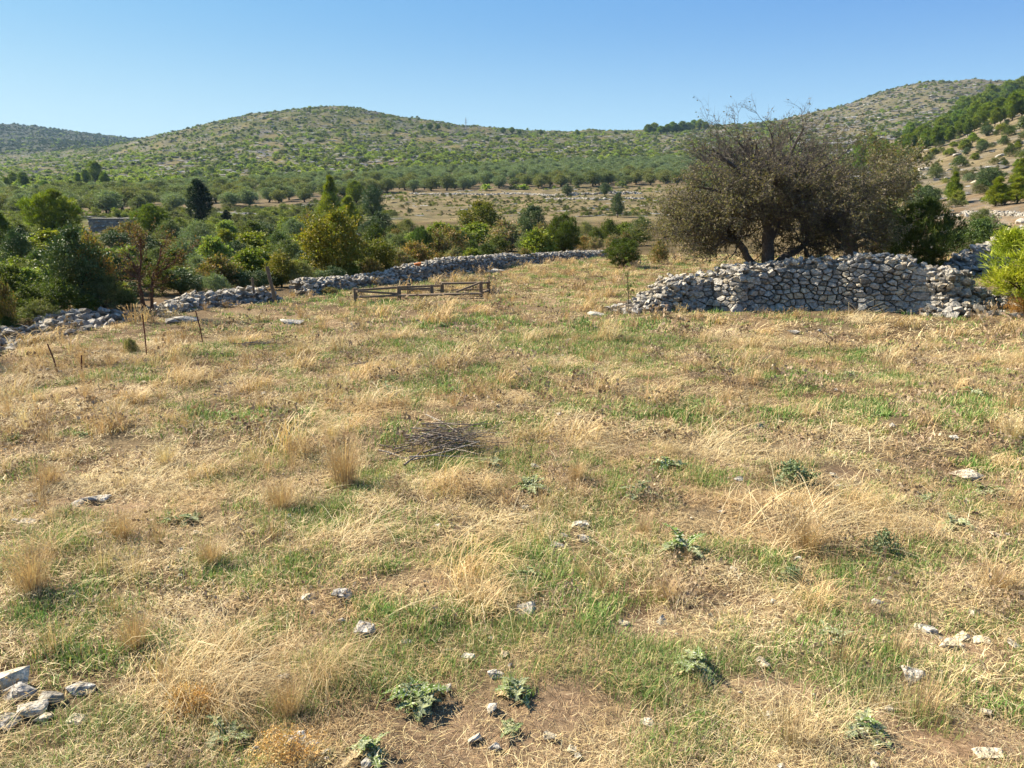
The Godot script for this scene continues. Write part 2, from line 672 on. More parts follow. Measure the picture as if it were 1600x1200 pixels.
const SWATHE := [[590, 832, 120, 34], [280, 965, 60, 36], [350, 1062, 130, 40], [1310, 795, 150, 40], [930, 690, 90, 24], [480, 770, 70, 22], [1160, 520, 110, 16], [1420, 512, 160, 16], [1500, 830, 80, 28], [1540, 905, 80, 34], [1150, 700, 120, 28], [1360, 690, 120, 22], [760, 830, 70, 24], [200, 760, 120, 26], [90, 640, 110, 20], [1030, 905, 70, 26], [1180, 830, 80, 28], [960, 1130, 110, 50], [1250, 1140, 120, 44], [480, 640, 100, 18], [1500, 560, 120, 14]]

func spots(src: Array) -> Array:
	var out := []
	for s in src:
		var c := ground_at(s[0], s[1])
		var a := ground_at(s[0] + s[2], s[1])
		var b := ground_at(s[0], s[1] - s[3])
		out.append([c.x, c.z, absf(a.x - c.x), maxf(absf(b.z - c.z), 0.1)])
	return out

var bare_spots := []
var swathe_spots := []

func near_spots(list: Array, x: float, z: float) -> float:
	var best := 0.0
	for s in list:
		var dx: float = (x - s[0]) / s[2]
		var dz: float = (z - s[1]) / s[3]
		var q := dx * dx + dz * dz
		if q < 2.2: best = maxf(best, 1.0 - q / 2.2)
	return best

func green_at(x: float, z: float) -> float:
	var n := nz.get_noise_2d(x * 60.0 + 30, z * 60.0 - 70) * 0.5 + nz2.get_noise_2d(x * 120.0, z * 120.0) * 0.35
	var px := to_px(G(x, z))
	var left := smoothstep(500.0, 0.0, px.x) * smoothstep(860.0, 640.0, px.y) * 0.35
	n += nz2.get_noise_2d(x * 420.0 + 50, z * 420.0) * 0.42
	return clampf(0.50 + n * 1.35 + near_spots(green_spots, x, z) * 0.75 - near_spots(bare_spots, x, z) * 1.2 - near_spots(swathe_spots, x, z) * 0.3 - left, 0, 1)

# ------------------------------------------------------------------ ground
func ground_color(x: float, z: float, r: float) -> Color:
	var n1 := nz.get_noise_2d(x * 30.0, z * 30.0)
	var n2 := nz2.get_noise_2d(x * 90.0, z * 90.0)
	var straw := Color(0.50, 0.40, 0.26)
	var soil := Color(0.38, 0.265, 0.17)
	var c := straw.lerp(soil, clampf(0.35 + n2 * 1.1 + n1 * 0.5, 0, 1))
	if r < 14.0: c = c.lerp(Color(0.60, 0.44, 0.30), near_spots(bare_spots, x, z))
	if r > 16.0:
		var px := to_px(G(x, z))
		var ochre := Color(0.46, 0.33, 0.175)
		var far := ochre
		if not in_field(px):
			far = Color(0.22, 0.19, 0.10).lerp(Color(0.36, 0.28, 0.16), clampf(0.5 + n1, 0, 1))
		if r > 90.0:
			var h1 := nz.get_noise_2d(x * 3.0, z * 3.0)
			var h2 := nz2.get_noise_2d(x * 9.0 + 70, z * 9.0)
			far = Color(0.36, 0.31, 0.15).lerp(Color(0.175, 0.205, 0.075), clampf(0.86 + h1 * 1.7, 0, 1))
			far = far.lerp(Color(0.33, 0.325, 0.31), clampf(h2 * 2.4 - 0.3, 0, 0.85))
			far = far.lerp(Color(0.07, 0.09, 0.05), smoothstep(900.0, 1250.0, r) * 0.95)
			if px.x > 1230 and r > 330: far = far.lerp(Color(0.36, 0.33, 0.25), 0.55)
			if terrace(px): far = Color(0.44, 0.365, 0.22).lerp(Color(0.33, 0.30, 0.17), clampf(0.5 + h2 * 1.5, 0, 1))
			elif grove(px): far = Color(0.42, 0.33, 0.23).lerp(Color(0.28, 0.25, 0.15), clampf(0.5 + h2, 0, 1))
			elif px.x > 1330 and px.y > 165 and r < 330: far = Color(0.40, 0.34, 0.20).lerp(Color(0.40, 0.375, 0.31), clampf(0.3 + h2 * 1.6, 0, 1))
		elif r > 40 and px.x > 1400: far = Color(0.50, 0.38, 0.24).lerp(Color(0.50, 0.45, 0.37), clampf(0.4 + n2 * 1.5, 0, 1))
		c = c.lerp(far, smoothstep(16.0, 30.0, r))
	return c

func terrace(px: Vector2) -> bool:
	return px.x > 590 and px.x < 1080 and px.y > interp(px.x, [[590, 302], [700, 299], [1080, 290]]) and px.y < interp(px.x, [[590, 325], [640, 345], [1080, 352]])

func grove(px: Vector2) -> bool:
	if px.x < 0: return px.y > 300 and px.y < 335
	return px.x < 1075 and px.y > interp(px.x, [[0, 308], [150, 302], [300, 296], [480, 284], [700, 270], [860, 258], [1075, 254]]) and px.y < interp(px.x, [[0, 340], [250, 334], [480, 318], [600, 302], [800, 296], [1075, 290]])

func make_ground() -> void:
	var g := Geo.new()
	g.smooth = true
	var n_az := az_list.size()
	for ia in n_az:
		var az: float = az_list[ia]
		for ir in NR:
			var r: float = r_list[ir]
			var x := r * sin(az)
			var z := -r * cos(az)
			g.v.append(Vector3(x, hgrid[ia * NR + ir], z))
			g.c.append(ground_color(x, z, r) if absf(az) < 0.9 or ir % 4 == 0 else g.c[-1])
	for ia in n_az:
		var ib := (ia + 1) % n_az
		var ip := (ia + n_az - 1) % n_az
		for ir in NR:
			var a := g.v[ib * NR + ir] - g.v[ip * NR + ir]
			var b := g.v[ia * NR + mini(ir + 1, NR - 1)] - g.v[ia * NR + maxi(ir - 1, 0)]
			g.n.append(b.cross(a).normalized() * (1.0 if b.cross(a).y > 0 else -1.0))
	for ia in n_az:
		var ib := (ia + 1) % n_az
		for ir in NR - 1:
			var a := ia * NR + ir
			var b := ib * NR + ir
			g.ix.append(a); g.ix.append(a + 1); g.ix.append(b + 1)
			g.ix.append(a); g.ix.append(b + 1); g.ix.append(b)
	# the disc under the camera
	var k := g.v.size()
	g.v.append(Vector3(0, 0, 0)); g.n.append(Vector3.UP); g.c.append(Color(0.45, 0.32, 0.2))
	for ia in n_az:
		g.ix.append(k); g.ix.append(ia * NR); g.ix.append(((ia + 1) % n_az) * NR)
	var o := part("ground", g.mesh(), M.ground, self)
	o.set_meta("kind", "structure")

# ------------------------------------------------------------------ grass
func straw_col() -> Color:
	return mix_of([Color(0.63, 0.525, 0.315), Color(0.70, 0.61, 0.40), Color(0.52, 0.415, 0.235), Color(0.40, 0.30, 0.175), Color(0.59, 0.475, 0.265)])

func mk_litter(n: int, rad: float, w: float) -> Mesh:
	var g := Geo.new()
	for k in n:
		var a := rr(0, TAU)
		var d := Vector3(cos(a), 0, sin(a))
		var L := rr(0.02, 0.105) * (w / 0.003)**0.5
		var p := Vector3(rr(-rad, rad), rr(0.002, 0.035), rr(-rad, rad))
		var q := p + d * L + Vector3(0, rr(-0.015, 0.03), 0)
		q.y = maxf(q.y, 0.003)
		var mid := (p + q) * 0.5 + Vector3(rr(-0.02, 0.02), rr(0, 0.02), rr(-0.02, 0.02))
		g.blade(p, mid, q, w * rr(0.6, 1.3), 2, shade_of(straw_col(), 0.2, 0.05))
	return g.mesh()

func mk_green(n: int, rad: float, h: float, w: float) -> Mesh:
	var g := Geo.new()
	for k in n:
		var a := rr(0, TAU)
		var p := Vector3(rng.randfn(0, rad * 0.5), -0.005, rng.randfn(0, rad * 0.5))
		var L := h * rr(0.45, 1.25)
		var lean := rr(0.15, 1.0)
		var d := Vector3(cos(a), 0, sin(a))
		var col: Color = mix_of([Color(0.15, 0.26, 0.06), Color(0.115, 0.215, 0.05), Color(0.20, 0.29, 0.08), Color(0.27, 0.31, 0.11)])
		if rng.randf() < 0.17: col = Color(0.52, 0.42, 0.22)
		g.blade(p, p + Vector3(0, L * 0.6, 0) + d * L * lean * 0.25, p + Vector3(0, L * (1.0 - lean * 0.55), 0) + d * L * lean * 0.75, w * rr(0.7, 1.3), 3, shade_of(col, 0.2, 0.06))
	return g.mesh()

# stalks combed towards +x
func mk_straw(n: int, L0: float, rad: float, w: float, flat: float) -> Mesh:
	var g := Geo.new()
	for k in n:
		var a := rng.randfn(0, 0.75)
		var d := Vector3(cos(a), 0, sin(a))
		var p := Vector3(rng.randfn(0, rad), -0.01, rng.randfn(0, rad))
		var L := L0 * rr(0.5, 1.2)
		var up := rr(0.05, 0.5) * (1.0 - flat) + 0.03
		var mid := p + d * L * 0.4 + Vector3(0, L * (up * 0.8 + 0.12), 0)
		var e := p + d * L * 0.95 + Vector3(rr(-0.03, 0.03), L * up * rr(0.3, 1.2), rr(-0.03, 0.03))
		g.blade(p, mid, e, w * rr(0.7, 1.25), 4, shade_of(straw_col(), 0.16, 0.04))
	return g.mesh()

# fine brown standing grass with seed heads
func mk_tussock(n: int, h: float, rad: float, w: float, brown: bool) -> Mesh:
	var g := Geo.new()
	for k in n:
		var a := rr(0, TAU)
		var d := Vector3(cos(a), 0, sin(a))
		var p := d * rr(0, rad) + Vector3(0, -0.01, 0)
		var L := h * rr(0.5, 1.15)
		var lean := rr(0.05, 0.6)
		var col: Color = mix_of([Color(0.44, 0.31, 0.18), Color(0.50, 0.37, 0.21), Color(0.36, 0.25, 0.15), Color(0.56, 0.43, 0.25)]) if brown else straw_col()
		col = shade_of(col, 0.18, 0.04)
		var e := p + Vector3(0, L * (1 - lean * 0.35), 0) + d * L * lean
		g.blade(p, p + Vector3(0, L * 0.6, 0) + d * L * lean * 0.3, e, w * rr(0.6, 1.2), 3, col)
		if rng.randf() < 0.6:
			for q in 3:
				var sd := (Vector3(rr(-1, 1), rr(0.2, 1.2), rr(-1, 1)) + d * lean).normalized() * w * rr(5, 10)
				g.leaf(e - Vector3(0, w * 4 * q, 0) , sd, sd.cross(Vector3(0.3, 0.1, 0.9)).normalized() * w * 0.9, Vector3.ZERO, col)
	# a green foot in some tussocks
	return g.mesh()

# a mound of bent stalks, arching over to one side
func mk_mound(n: int, h: float, rad: float, w: float) -> Mesh:
	var g := Geo.new()
	for k in n:
		var a := rr(0, TAU)
		var d := (Vector3(cos(a), 0, sin(a)) + Vector3(0.75, 0, 0)).normalized()
		var p := Vector3(rng.randfn(0, rad * 0.4), -0.01, rng.randfn(0, rad * 0.4))
		var L := h * rr(0.8, 1.9)
		var mid := p + Vector3(0, L * rr(0.6, 1.0), 0) + d * L * 0.2
		var e := p + d * L * rr(0.7, 1.3) + Vector3(0, L * rr(0.05, 0.65), 0)
		var col: Color = straw_col() if rng.randf() < 0.7 else mix_of([Color(0.44, 0.31, 0.18), Color(0.50, 0.37, 0.21), Color(0.36, 0.25, 0.15)])
		g.blade(p, mid, e, w * rr(0.7, 1.25), 4, shade_of(col, 0.18, 0.04))
	return g.mesh()

# a low tangle of withered, forked stems
func mk_tangle(n: int, rad: float, w: float) -> Mesh:
	var g := Geo.new()
	for k in n:
		var p := Vector3(rng.randfn(0, rad * 0.35), rr(-0.005, 0.02), rng.randfn(0, rad * 0.35))
		var d := (rdir() + Vector3(0, 0.5, 0)).normalized()
		if d.y < 0.05: d.y = 0.05
		var col := shade_of(mix_of([Color(0.27, 0.20, 0.14), Color(0.35, 0.26, 0.18), Color(0.21, 0.15, 0.105), Color(0.42, 0.33, 0.23)]), 0.2, 0.05)
		for q in 3:
			var L := rad * rr(0.3, 0.7)
			var e := p + d * L
			g.blade(p, (p + e) * 0.5 + rdir() * L * 0.2, e, w, 2, col)
			p = e
			d = (d + rdir() * 0.9).normalized()
			if p.y < 0.02: d.y = absf(d.y)
		if rng.randf() < 0.5:
			for q in 3:
				var sd := rdir() * w * 7
				g.leaf(p, sd, sd.cross(Vector3(0.3, 0.1, 0.9)).normalized() * w * 2.0, Vector3.ZERO, col)
	return g.mesh()

func mk_weed(n: int, L0: float) -> Mesh:
	var g := Geo.new()
	for k in n:
		var a := k * 2.4 + rr(-0.3, 0.3)
		var d := Vector3(cos(a), 0, sin(a))
		var L := L0 * rr(0.5, 1.1)
		var e := rr(0.15, 0.9)
		var dv := (d + Vector3(0, e, 0)).normalized() * L
		var col := shade_of(mix_of([Color(0.13, 0.24, 0.05), Color(0.17, 0.29, 0.07), Color(0.10, 0.19, 0.05)]), 0.2, 0.05)
		var side := d.cross(Vector3.UP).normalized() * L * 0.2
		var p := d * L * 0.1
		g.quad(p, p + dv * 0.5 + side, p + dv * 0.5 + Vector3(0, -0.1 * L, 0) * 0.2, p + dv * 0.5 - side, col)
		g.leaf(p + dv * 0.28, dv * 0.72 - Vector3(0, L * 0.12, 0), side, Vector3(0, L * 0.04, 0), col)
	return g.mesh()

func make_grass() -> void:
	var root := Node3D.new()
	root.name = "meadow_grass"
	add_child(root)
	tag(root, "dry straw coloured and short green grass covering the whole meadow", "grass")
	root.set_meta("kind", "stuff")
	# three ranges of distance; farther clumps hold fewer, wider blades
	var bands := [
		{"a": 1.2, "b": 3.4, "w": 0.0016, "n": 1.25, "lit": 200.0, "gr": 280.0, "st": 60.0, "tu": 10.0, "s": 0.95},
		{"a": 3.4, "b": 6.5, "w": 0.0026, "n": 1.0, "lit": 115.0, "gr": 185.0, "st": 40.0, "tu": 9.0, "s": 1.0},
		{"a": 6.5, "b": 13.0, "w": 0.0045, "n": 0.75, "lit": 48.0, "gr": 105.0, "st": 24.0, "tu": 7.0, "s": 1.15},
		{"a": 13.0, "b": 42.0, "w": 0.009, "n": 0.5, "lit": 12.0, "gr": 30.0, "st": 10.0, "tu": 3.0, "s": 1.4}]
	for bd in bands:
		var w: float = bd.w
		var nn: float = bd.n
		var lit := []
		var gre := []
		var str := []
		var tus := []
		var tan := []
		var mou := []
		for k in 5:
			lit.append(mk_litter(int(64 * nn), 0.13 * bd.s, w))
			gre.append(mk_green(int(44 * nn), 0.075 * bd.s, 0.063 * bd.s**0.5, w * 1.1))
			str.append(mk_straw(int(22 * nn), 0.22, 0.07 * bd.s, w * 0.95, 0.25 + 0.15 * k))
			mou.append(mk_mound(int(130 * nn), 0.12 + 0.03 * k, 0.16 * bd.s, w * 0.95))
			tan.append(mk_tangle(int(34 * nn), 0.085 * bd.s, w * 0.9))
			tus.append(mk_tussock(int(80 * nn), 0.20, 0.07 * bd.s, w * 0.75, k < 4))
		var area: float = 0.79 * (bd.b * bd.b - bd.a * bd.a)
		var sets := [["broken_straw", lit, bd.lit], ["green_grass", gre, bd.gr], ["dry_straw", str, bd.st], ["brown_tussock", tus, bd.tu], ["withered_weed", tan, bd.tu * 2.6], ["straw_mound", mou, 5.0 if bd.a < 13.0 else 2.2]]
		for kind in 6:
			var count := int(area * sets[kind][2])
			var xf := [[], [], [], [], []]
			var cl := [[], [], [], [], []]
			for q in count:
				var az := rr(-0.79, 0.79)
				var r := sqrt(lerpf(bd.a * bd.a, bd.b * bd.b, rng.randf()))
				var x := r * sin(az)
				var z := -r * cos(az)
				var p := G(x, z)
				if bd.b > 10.0 and not in_field(to_px(p)): continue
				if bd.a < 10.0 and kind > 0 and not free_of_stones(x, z): continue
				var gv := green_at(x, z)
				var bare := near_spots(bare_spots, x, z)
				var sw := near_spots(swathe_spots, x, z)
				if bare > 0.35 and rng.randf() < 0.72: continue
				var nse := nz2.get_noise_2d(x * 50.0 + 300, z * 50.0)
				var s := rr(0.75, 1.3)
				var turn := rr(0, TAU)
				var col := Color.WHITE
				if kind == 0:
					if rng.randf() > 0.85 - gv * 0.55: continue
					var k2 := rr(0.8, 1.12)
					var br := clampf(0.25 + nz.get_noise_2d(x * 50.0 - 200, z * 50.0 + 80) * 2.0, 0, 1)
					col = Color(k2 * lerpf(1.0, 0.84, br), k2 * rr(0.95, 1.0) * lerpf(1.0, 0.75, br), k2 * rr(0.85, 1.0) * lerpf(1.0, 0.68, br))
				elif kind == 1:
					if rng.randf() > gv * 1.1 - 0.12: continue
					s *= 0.7 + gv * 0.6
					var k2 := rr(0.75, 1.2)
					var yel := clampf(0.7 - gv, 0, 1) * 0.9
					col = Color(k2 * (1 + yel * rr(0.3, 1.2)), k2 * (1 + yel * 0.25), k2)
				elif kind == 2:
					var want := 0.10 + sw * 0.55 + clampf(nse * 1.3, 0, 0.5) - gv * 0.15 - bare * 0.7
					if rng.randf() > want: continue
					# wind-laid towards the right, turning slowly over the meadow
					turn = 0.45 + nz.get_noise_2d(x * 14.0, z * 14.0) * 2.2 + rng.randfn(0, 0.8)
					s *= 0.75 + sw * 0.65
					var k2 := rr(0.85, 1.15) + sw * 0.08
					col = Color(k2, k2 * 0.98, k2 * 0.94)
				elif kind == 5:
					var clump := nz.get_noise_2d(x * 85.0 + 40, z * 85.0 - 500)
					if rng.randf() > clampf(clump * 2.4 + 0.10, 0, 0.9) + sw * 0.3 - gv * 0.25 - bare: continue
					turn = 0.3 + nz.get_noise_2d(x * 14.0, z * 14.0) * 2.5 + rng.randfn(0, 0.7)
					s *= rr(0.65, 1.25)
					var k2 := rr(0.8, 1.12)
					var warm := rr(0, 1)
					col = Color(k2, k2 * lerpf(0.90, 0.98, warm), k2 * lerpf(0.74, 0.94, warm))
				elif kind == 4:
					if rng.randf() > (0.12 + clampf(nz.get_noise_2d(x * 70.0 + 700, z * 70.0) * 2.2, 0, 0.8)) * (0.35 if bd.b > 20.0 else 1.0): continue
					s *= rr(0.5, 1.5)
					var k2 := rr(0.75, 1.25)
					col = Color(k2, k2 * 0.98, k2 * 0.96)
				else:
					var px := to_px(p)
					var want := 0.12 + clampf(nse * 1.6 - 0.1, 0, 0.8) + smoothstep(600.0, 100.0, px.x) * 0.35 - bare
					if rng.randf() > want: continue
					s *= rr(0.6, 1.2)
					var k2 := rr(0.8, 1.15)
					col = Color(k2, k2 * 0.97, k2 * 0.95)
				var v := rng.randi() % 5
				xf[v].append(Transform3D(Basis(Vector3.UP, turn).scaled(Vector3(s, s * rr(0.8, 1.2), s)), p))
				cl[v].append(col)
			for v in 5:
				copies(sets[kind][0], sets[kind][1][v], M.grass, xf[v], cl[v], root)
	# broad-leaved green weeds in the greenest places
	var wm := [mk_weed(12, 0.06), mk_weed(16, 0.075), mk_weed(10, 0.055)]
	var xw := [[], [], []]
	var cw := [[], [], []]
	for q in 9000:
		var az := rr(-0.75, 0.75)
		var r := 1.6 * exp(rng.randf() * log(26.0 / 1.6))
		var p := G(r * sin(az), -r * cos(az))
		var px := to_px(p)
		if not in_field(px): continue
		if near_spots(green_spots, p.x, p.z) + rr(-0.4, 0.1) < 0.25: continue
		if r < 7.5: continue
		var s := rr(0.5, 1.3)
		var v := rng.randi() % 3
		xw[v].append(Transform3D(Basis(Vector3.UP, rr(0, TAU)).scaled(Vector3(s, s, s)), p))
		var k2 := rr(0.8, 1.25)
		cw[v].append(Color(k2, k2, k2))
	for v in 3: copies("green_weed", wm[v], M.grass, xw[v], cw[v], root)

# ------------------------------------------------------------------ crowns and stems
func crown_mesh(o: Dictionary) -> ArrayMesh:
	var g := Geo.new()
	crown_into(g, o)
	return g.mesh()

func crown_into(g: Geo, o: Dictionary) -> void:
	var w: float = o.w
	var h: float = o.h
	var base: float = o.get("base", 0.1 * h)
	var n: int = o.lobes
	var lobes := []
	for k in n:
		var t := (k + rr(0.1, 0.9)) / n
		var R: float
		match o.get("shape", "round"):
			"cone": R = w * 0.5 * (pow(1.0 - t, 0.75) * 0.95 + 0.08)
			"column": R = w * 0.5 * (1.0 - pow(absf(2 * t - 1), 3.0) * 0.75)
			"flat": R = w * 0.5 * sqrt(maxf(1 - t * t, 0.05))
			_: R = w * 0.5 * sqrt(maxf(1.0 - pow(2 * t - 1, 2.0), 0.08))
		var a := k * 2.4 + rr(-0.5, 0.5)
		var lr: float = R * o.get("lobe", 0.5) * rr(0.75, 1.2) + 0.03 * w
		var c := Vector3(cos(a), 0, sin(a)) * maxf(R - lr, 0.0) * rr(0.75, 1.05)
		c.y = base + lr * 0.6 + (h - base - lr * 1.3) * t
		lobes.append([c, lr, 1.0 + rr(-0.14, 0.14), rr(-0.08, 0.08)])
	o["lobe_list"] = lobes
	var needle: bool = o.get("needle", false)
	# shoots that stand out of the crown
	for q in int(o.get("sprigs", 0)):
		var lb = lobes[rng.randi() % n]
		var dir := rdir()
		dir.y = absf(dir.y) * 0.9 + 0.1
		var pos: Vector3 = lb[0] + dir * lb[1] * 0.85
		var d2 := (dir + Vector3(0, 0.55, 0) + rdir() * 0.4).normalized()
		var len_: float = h * rr(0.10, 0.24)
		var col0: Color = mix_of(o.cols)
		for j in 9:
			pos += d2 * len_ / 9.0
			d2 = (d2 + rdir() * 0.12).normalized()
			var ld: Vector3 = (d2 * 0.5 + rdir()).normalized() * o.L * rr(0.7, 1.2)
			var sd: Vector3 = ld.cross(rdir()).normalized() * o.W * 0.5
			g.leaf(pos, ld, sd, Vector3.ZERO, shade_of(col0, 0.2, 0.06))
	for q in int(o.clumps):
		var lb = lobes[rng.randi() % n]
		var dir := rdir()
		if dir.y < -0.5 and rng.randf() < 0.6: dir.y = -dir.y
		var pos: Vector3 = lb[0] + dir * lb[1] * Vector3(1, 0.85, 1) * rr(0.5, 1.05)
		if pos.y < 0.03 * h: pos.y = rr(0.03, 0.12) * h
		var base_col: Color = mix_of(o.cols)
		var tone_: float = lb[2] * rr(0.82, 1.18)
		for j in int(o.per):
			var k2 := tone_ * rr(0.8, 1.2)
			var hu: float = lb[3] + rr(-0.06, 0.06)
			var col := Color(base_col.r * k2 * (1 + hu), base_col.g * k2, base_col.b * k2 * (1 - hu))
			if needle:
				var axis := (dir * 0.7 + Vector3(0, 0.75, 0) + rdir() * 0.25).normalized()
				var d: Vector3 = (axis + rdir() * 0.7).normalized() * o.L * rr(0.6, 1.15)
				var sd: Vector3 = d.cross(rdir()).normalized() * o.W * 0.5
				var p: Vector3 = pos + rdir() * o.cr * rr(0, 1)
				g.tri(p - sd, p + sd, p + d, col)
			else:
				var p: Vector3 = pos + Vector3(rng.randfn(0, 1), rng.randfn(0, 0.8), rng.randfn(0, 1)) * o.cr * 0.5
				var d: Vector3 = (dir * 0.5 + rdir() * 0.85 + Vector3(0, 0.25, 0)).normalized() * o.L * rr(0.6, 1.25)
				var sd: Vector3 = d.cross(rdir()).normalized() * o.W * 0.5
				g.leaf(p, d, sd, sd.cross(d).normalized() * o.W * rr(-0.25, 0.25), col)

func stem_mesh(o: Dictionary, r: float, col: Color) -> ArrayMesh:
	var g := Geo.new()
	var lobes: Array = o.lobe_list
	var base: float = o.get("base", 0.1)
	var top := Vector3(rr(-0.05, 0.05) * o.w, maxf(base, 0.12 * o.h), rr(-0.05, 0.05) * o.w)
	g.tube([Vector3(0, -0.15 * o.h * 0.3, 0), top * 0.5 + Vector3(rr(-0.02, 0.02), 0, 0), top], [r * 1.25, r, r * 0.85], 7, col)
	for lb in lobes.slice(0, mini(lobes.size(), 8)):
		var c: Vector3 = lb[0]
		var mid: Vector3 = top.lerp(c, 0.5) + Vector3(rr(-0.06, 0.06), rr(0, 0.08), rr(-0.06, 0.06)) * o.w
		g.tube([top * 0.85, mid, c], [r * 0.6, r * 0.4, r * 0.18], 5, col)
	return g.mesh()

var protos := {}

func add_proto(key: String, o: Dictionary, leafm: Material, trunk_r: float, trunk_c: Color, crown_name := "crown", stem_name := "trunk") -> void:
	var vs := []
	for k in o.get("variants", 2):
		var cm := crown_mesh(o)
		vs.append([cm, stem_mesh(o, trunk_r, trunk_c)])
	protos[key] = {"v": vs, "m": leafm, "w": o.w, "h": o.h, "crown": crown_name, "stem": stem_name}

func make_protos() -> void:
	var brown := Color(0.13, 0.095, 0.07)
	var grey := Color(0.19, 0.165, 0.14)
	var dark_green := [Color(0.064, 0.102, 0.034), Color(0.091, 0.130, 0.044), Color(0.118, 0.146, 0.060)]
	var pine_green := [Color(0.166, 0.244, 0.043), Color(0.223, 0.301, 0.055), Color(0.127, 0.194, 0.043)]
	var pine_bright := [Color(0.216, 0.288, 0.043), Color(0.274, 0.346, 0.058), Color(0.173, 0.245, 0.043)]
	var olive := [Color(0.179, 0.221, 0.130), Color(0.221, 0.264, 0.168), Color(0.138, 0.179, 0.105)]
	add_proto("pine", {"w": 4.0, "h": 4.0, "base": 0.55, "lobes": 16, "lobe": 0.42, "shape": "round", "clumps": 1500, "per": 12, "cr": 0.16, "L": 0.26, "W": 0.035, "needle": true, "cols": pine_green, "variants": 3}, M.leaf, 0.14, brown)
	add_proto("vivid_pine", {"w": 2.0, "h": 2.4, "base": 0.15, "lobes": 14, "lobe": 0.42, "shape": "round", "clumps": 1100, "per": 12, "cr": 0.10, "L": 0.20, "W": 0.02, "needle": true, "cols": [Color(0.32, 0.39, 0.06), Color(0.40, 0.46, 0.08), Color(0.25, 0.32, 0.045)], "variants": 2}, M.leaf, 0.05, brown)
	add_proto("young_pine", {"w": 2.0, "h": 2.4, "base": 0.15, "lobes": 14, "lobe": 0.42, "shape": "cone", "clumps": 1100, "per": 12, "cr": 0.10, "L": 0.20, "W": 0.02, "needle": true, "cols": pine_bright, "variants": 2}, M.leaf, 0.05, brown)
	add_proto("tall_pine", {"w": 5.0, "h": 8.0, "base": 1.1, "lobes": 22, "lobe": 0.36, "shape": "round", "clumps": 1100, "per": 9, "cr": 0.34, "L": 0.55, "W": 0.10, "needle": true, "cols": pine_green, "variants": 4}, M.leaf, 0.17, brown)
	add_proto("dark_conifer", {"w": 2.2, "h": 4.0, "base": 0.3, "lobes": 16, "lobe": 0.45, "shape": "column", "clumps": 1500, "per": 10, "cr": 0.13, "L": 0.2, "W": 0.04, "needle": true, "cols": [Color(0.022, 0.040, 0.018), Color(0.030, 0.048, 0.022)]}, M.hard_leaf, 0.13, brown)
	add_proto("dark_oak", {"sprigs": 50, "w": 2.4, "h": 2.4, "base": 0.2, "lobes": 14, "lobe": 0.42, "clumps": 1300, "per": 7, "cr": 0.14, "L": 0.09, "W": 0.05, "cols": dark_green, "variants": 3}, M.hard_leaf, 0.07, brown)
	add_proto("green_oak", {"sprigs": 90, "w": 2.6, "h": 2.5, "base": 0.15, "lobes": 18, "lobe": 0.34, "clumps": 1300, "per": 7, "cr": 0.16, "L": 0.10, "W": 0.06, "cols": [Color(0.167, 0.190, 0.049), Color(0.233, 0.241, 0.063), Color(0.118, 0.148, 0.044), Color(0.280, 0.252, 0.081)], "variants": 2}, M.leaf, 0.07, grey)
	add_proto("green_shrub", {"sprigs": 80, "w": 2.2, "h": 1.8, "base": 0.05, "lobes": 13, "lobe": 0.4, "shape": "flat", "clumps": 900, "per": 7, "cr": 0.13, "L": 0.09, "W": 0.045, "cols": [Color(0.094, 0.136, 0.046), Color(0.125, 0.169, 0.056), Color(0.071, 0.106, 0.039)], "variants": 3}, M.leaf, 0.03, grey, "foliage", "stem")
	add_proto("bright_shrub", {"sprigs": 90, "w": 2.0, "h": 1.7, "base": 0.05, "lobes": 13, "lobe": 0.36, "shape": "flat", "clumps": 620, "per": 7, "cr": 0.15, "L": 0.14, "W": 0.08, "cols": [Color(0.232, 0.293, 0.075), Color(0.179, 0.241, 0.062), Color(0.299, 0.330, 0.097)], "variants": 2}, M.leaf, 0.03, grey, "foliage", "stem")
	add_proto("grey_shrub", {"sprigs": 60, "w": 2.2, "h": 1.5, "base": 0.03, "lobes": 14, "lobe": 0.4, "shape": "flat", "clumps": 900, "per": 7, "cr": 0.12, "L": 0.09, "W": 0.03, "cols": olive, "variants": 2}, M.leaf, 0.03, grey, "foliage", "stem")
	add_proto("rusty_shrub", {"sprigs": 90, "w": 2.1, "h": 1.5, "base": 0.05, "lobes": 13, "lobe": 0.38, "shape": "flat", "clumps": 620, "per": 7, "cr": 0.14, "L": 0.09, "W": 0.05, "cols": [Color(0.307, 0.206, 0.132), Color(0.250, 0.202, 0.115), Color(0.193, 0.205, 0.090), Color(0.375, 0.261, 0.159), Color(0.155, 0.181, 0.080)], "variants": 3}, M.leaf, 0.03, brown, "foliage", "stem")
	add_proto("dry_bush", {"w": 1.0, "h": 1.0, "base": 0.02, "lobes": 9, "lobe": 0.42, "clumps": 420, "per": 8, "cr": 0.08, "L": 0.07, "W": 0.014, "cols": [Color(0.36, 0.23, 0.11), Color(0.30, 0.18, 0.09), Color(0.44, 0.30, 0.15)], "variants": 2}, M.leaf, 0.015, brown, "foliage", "stem")
	add_proto("weed", {"w": 0.5, "h": 0.3, "base": 0.01, "lobes": 8, "lobe": 0.45, "shape": "flat", "clumps": 130, "per": 6, "cr": 0.035, "L": 0.034, "W": 0.018, "cols": [Color(0.17, 0.195, 0.10), Color(0.13, 0.16, 0.075), Color(0.21, 0.23, 0.14)], "variants": 2}, M.thistle, 0.005, grey, "foliage", "stem")
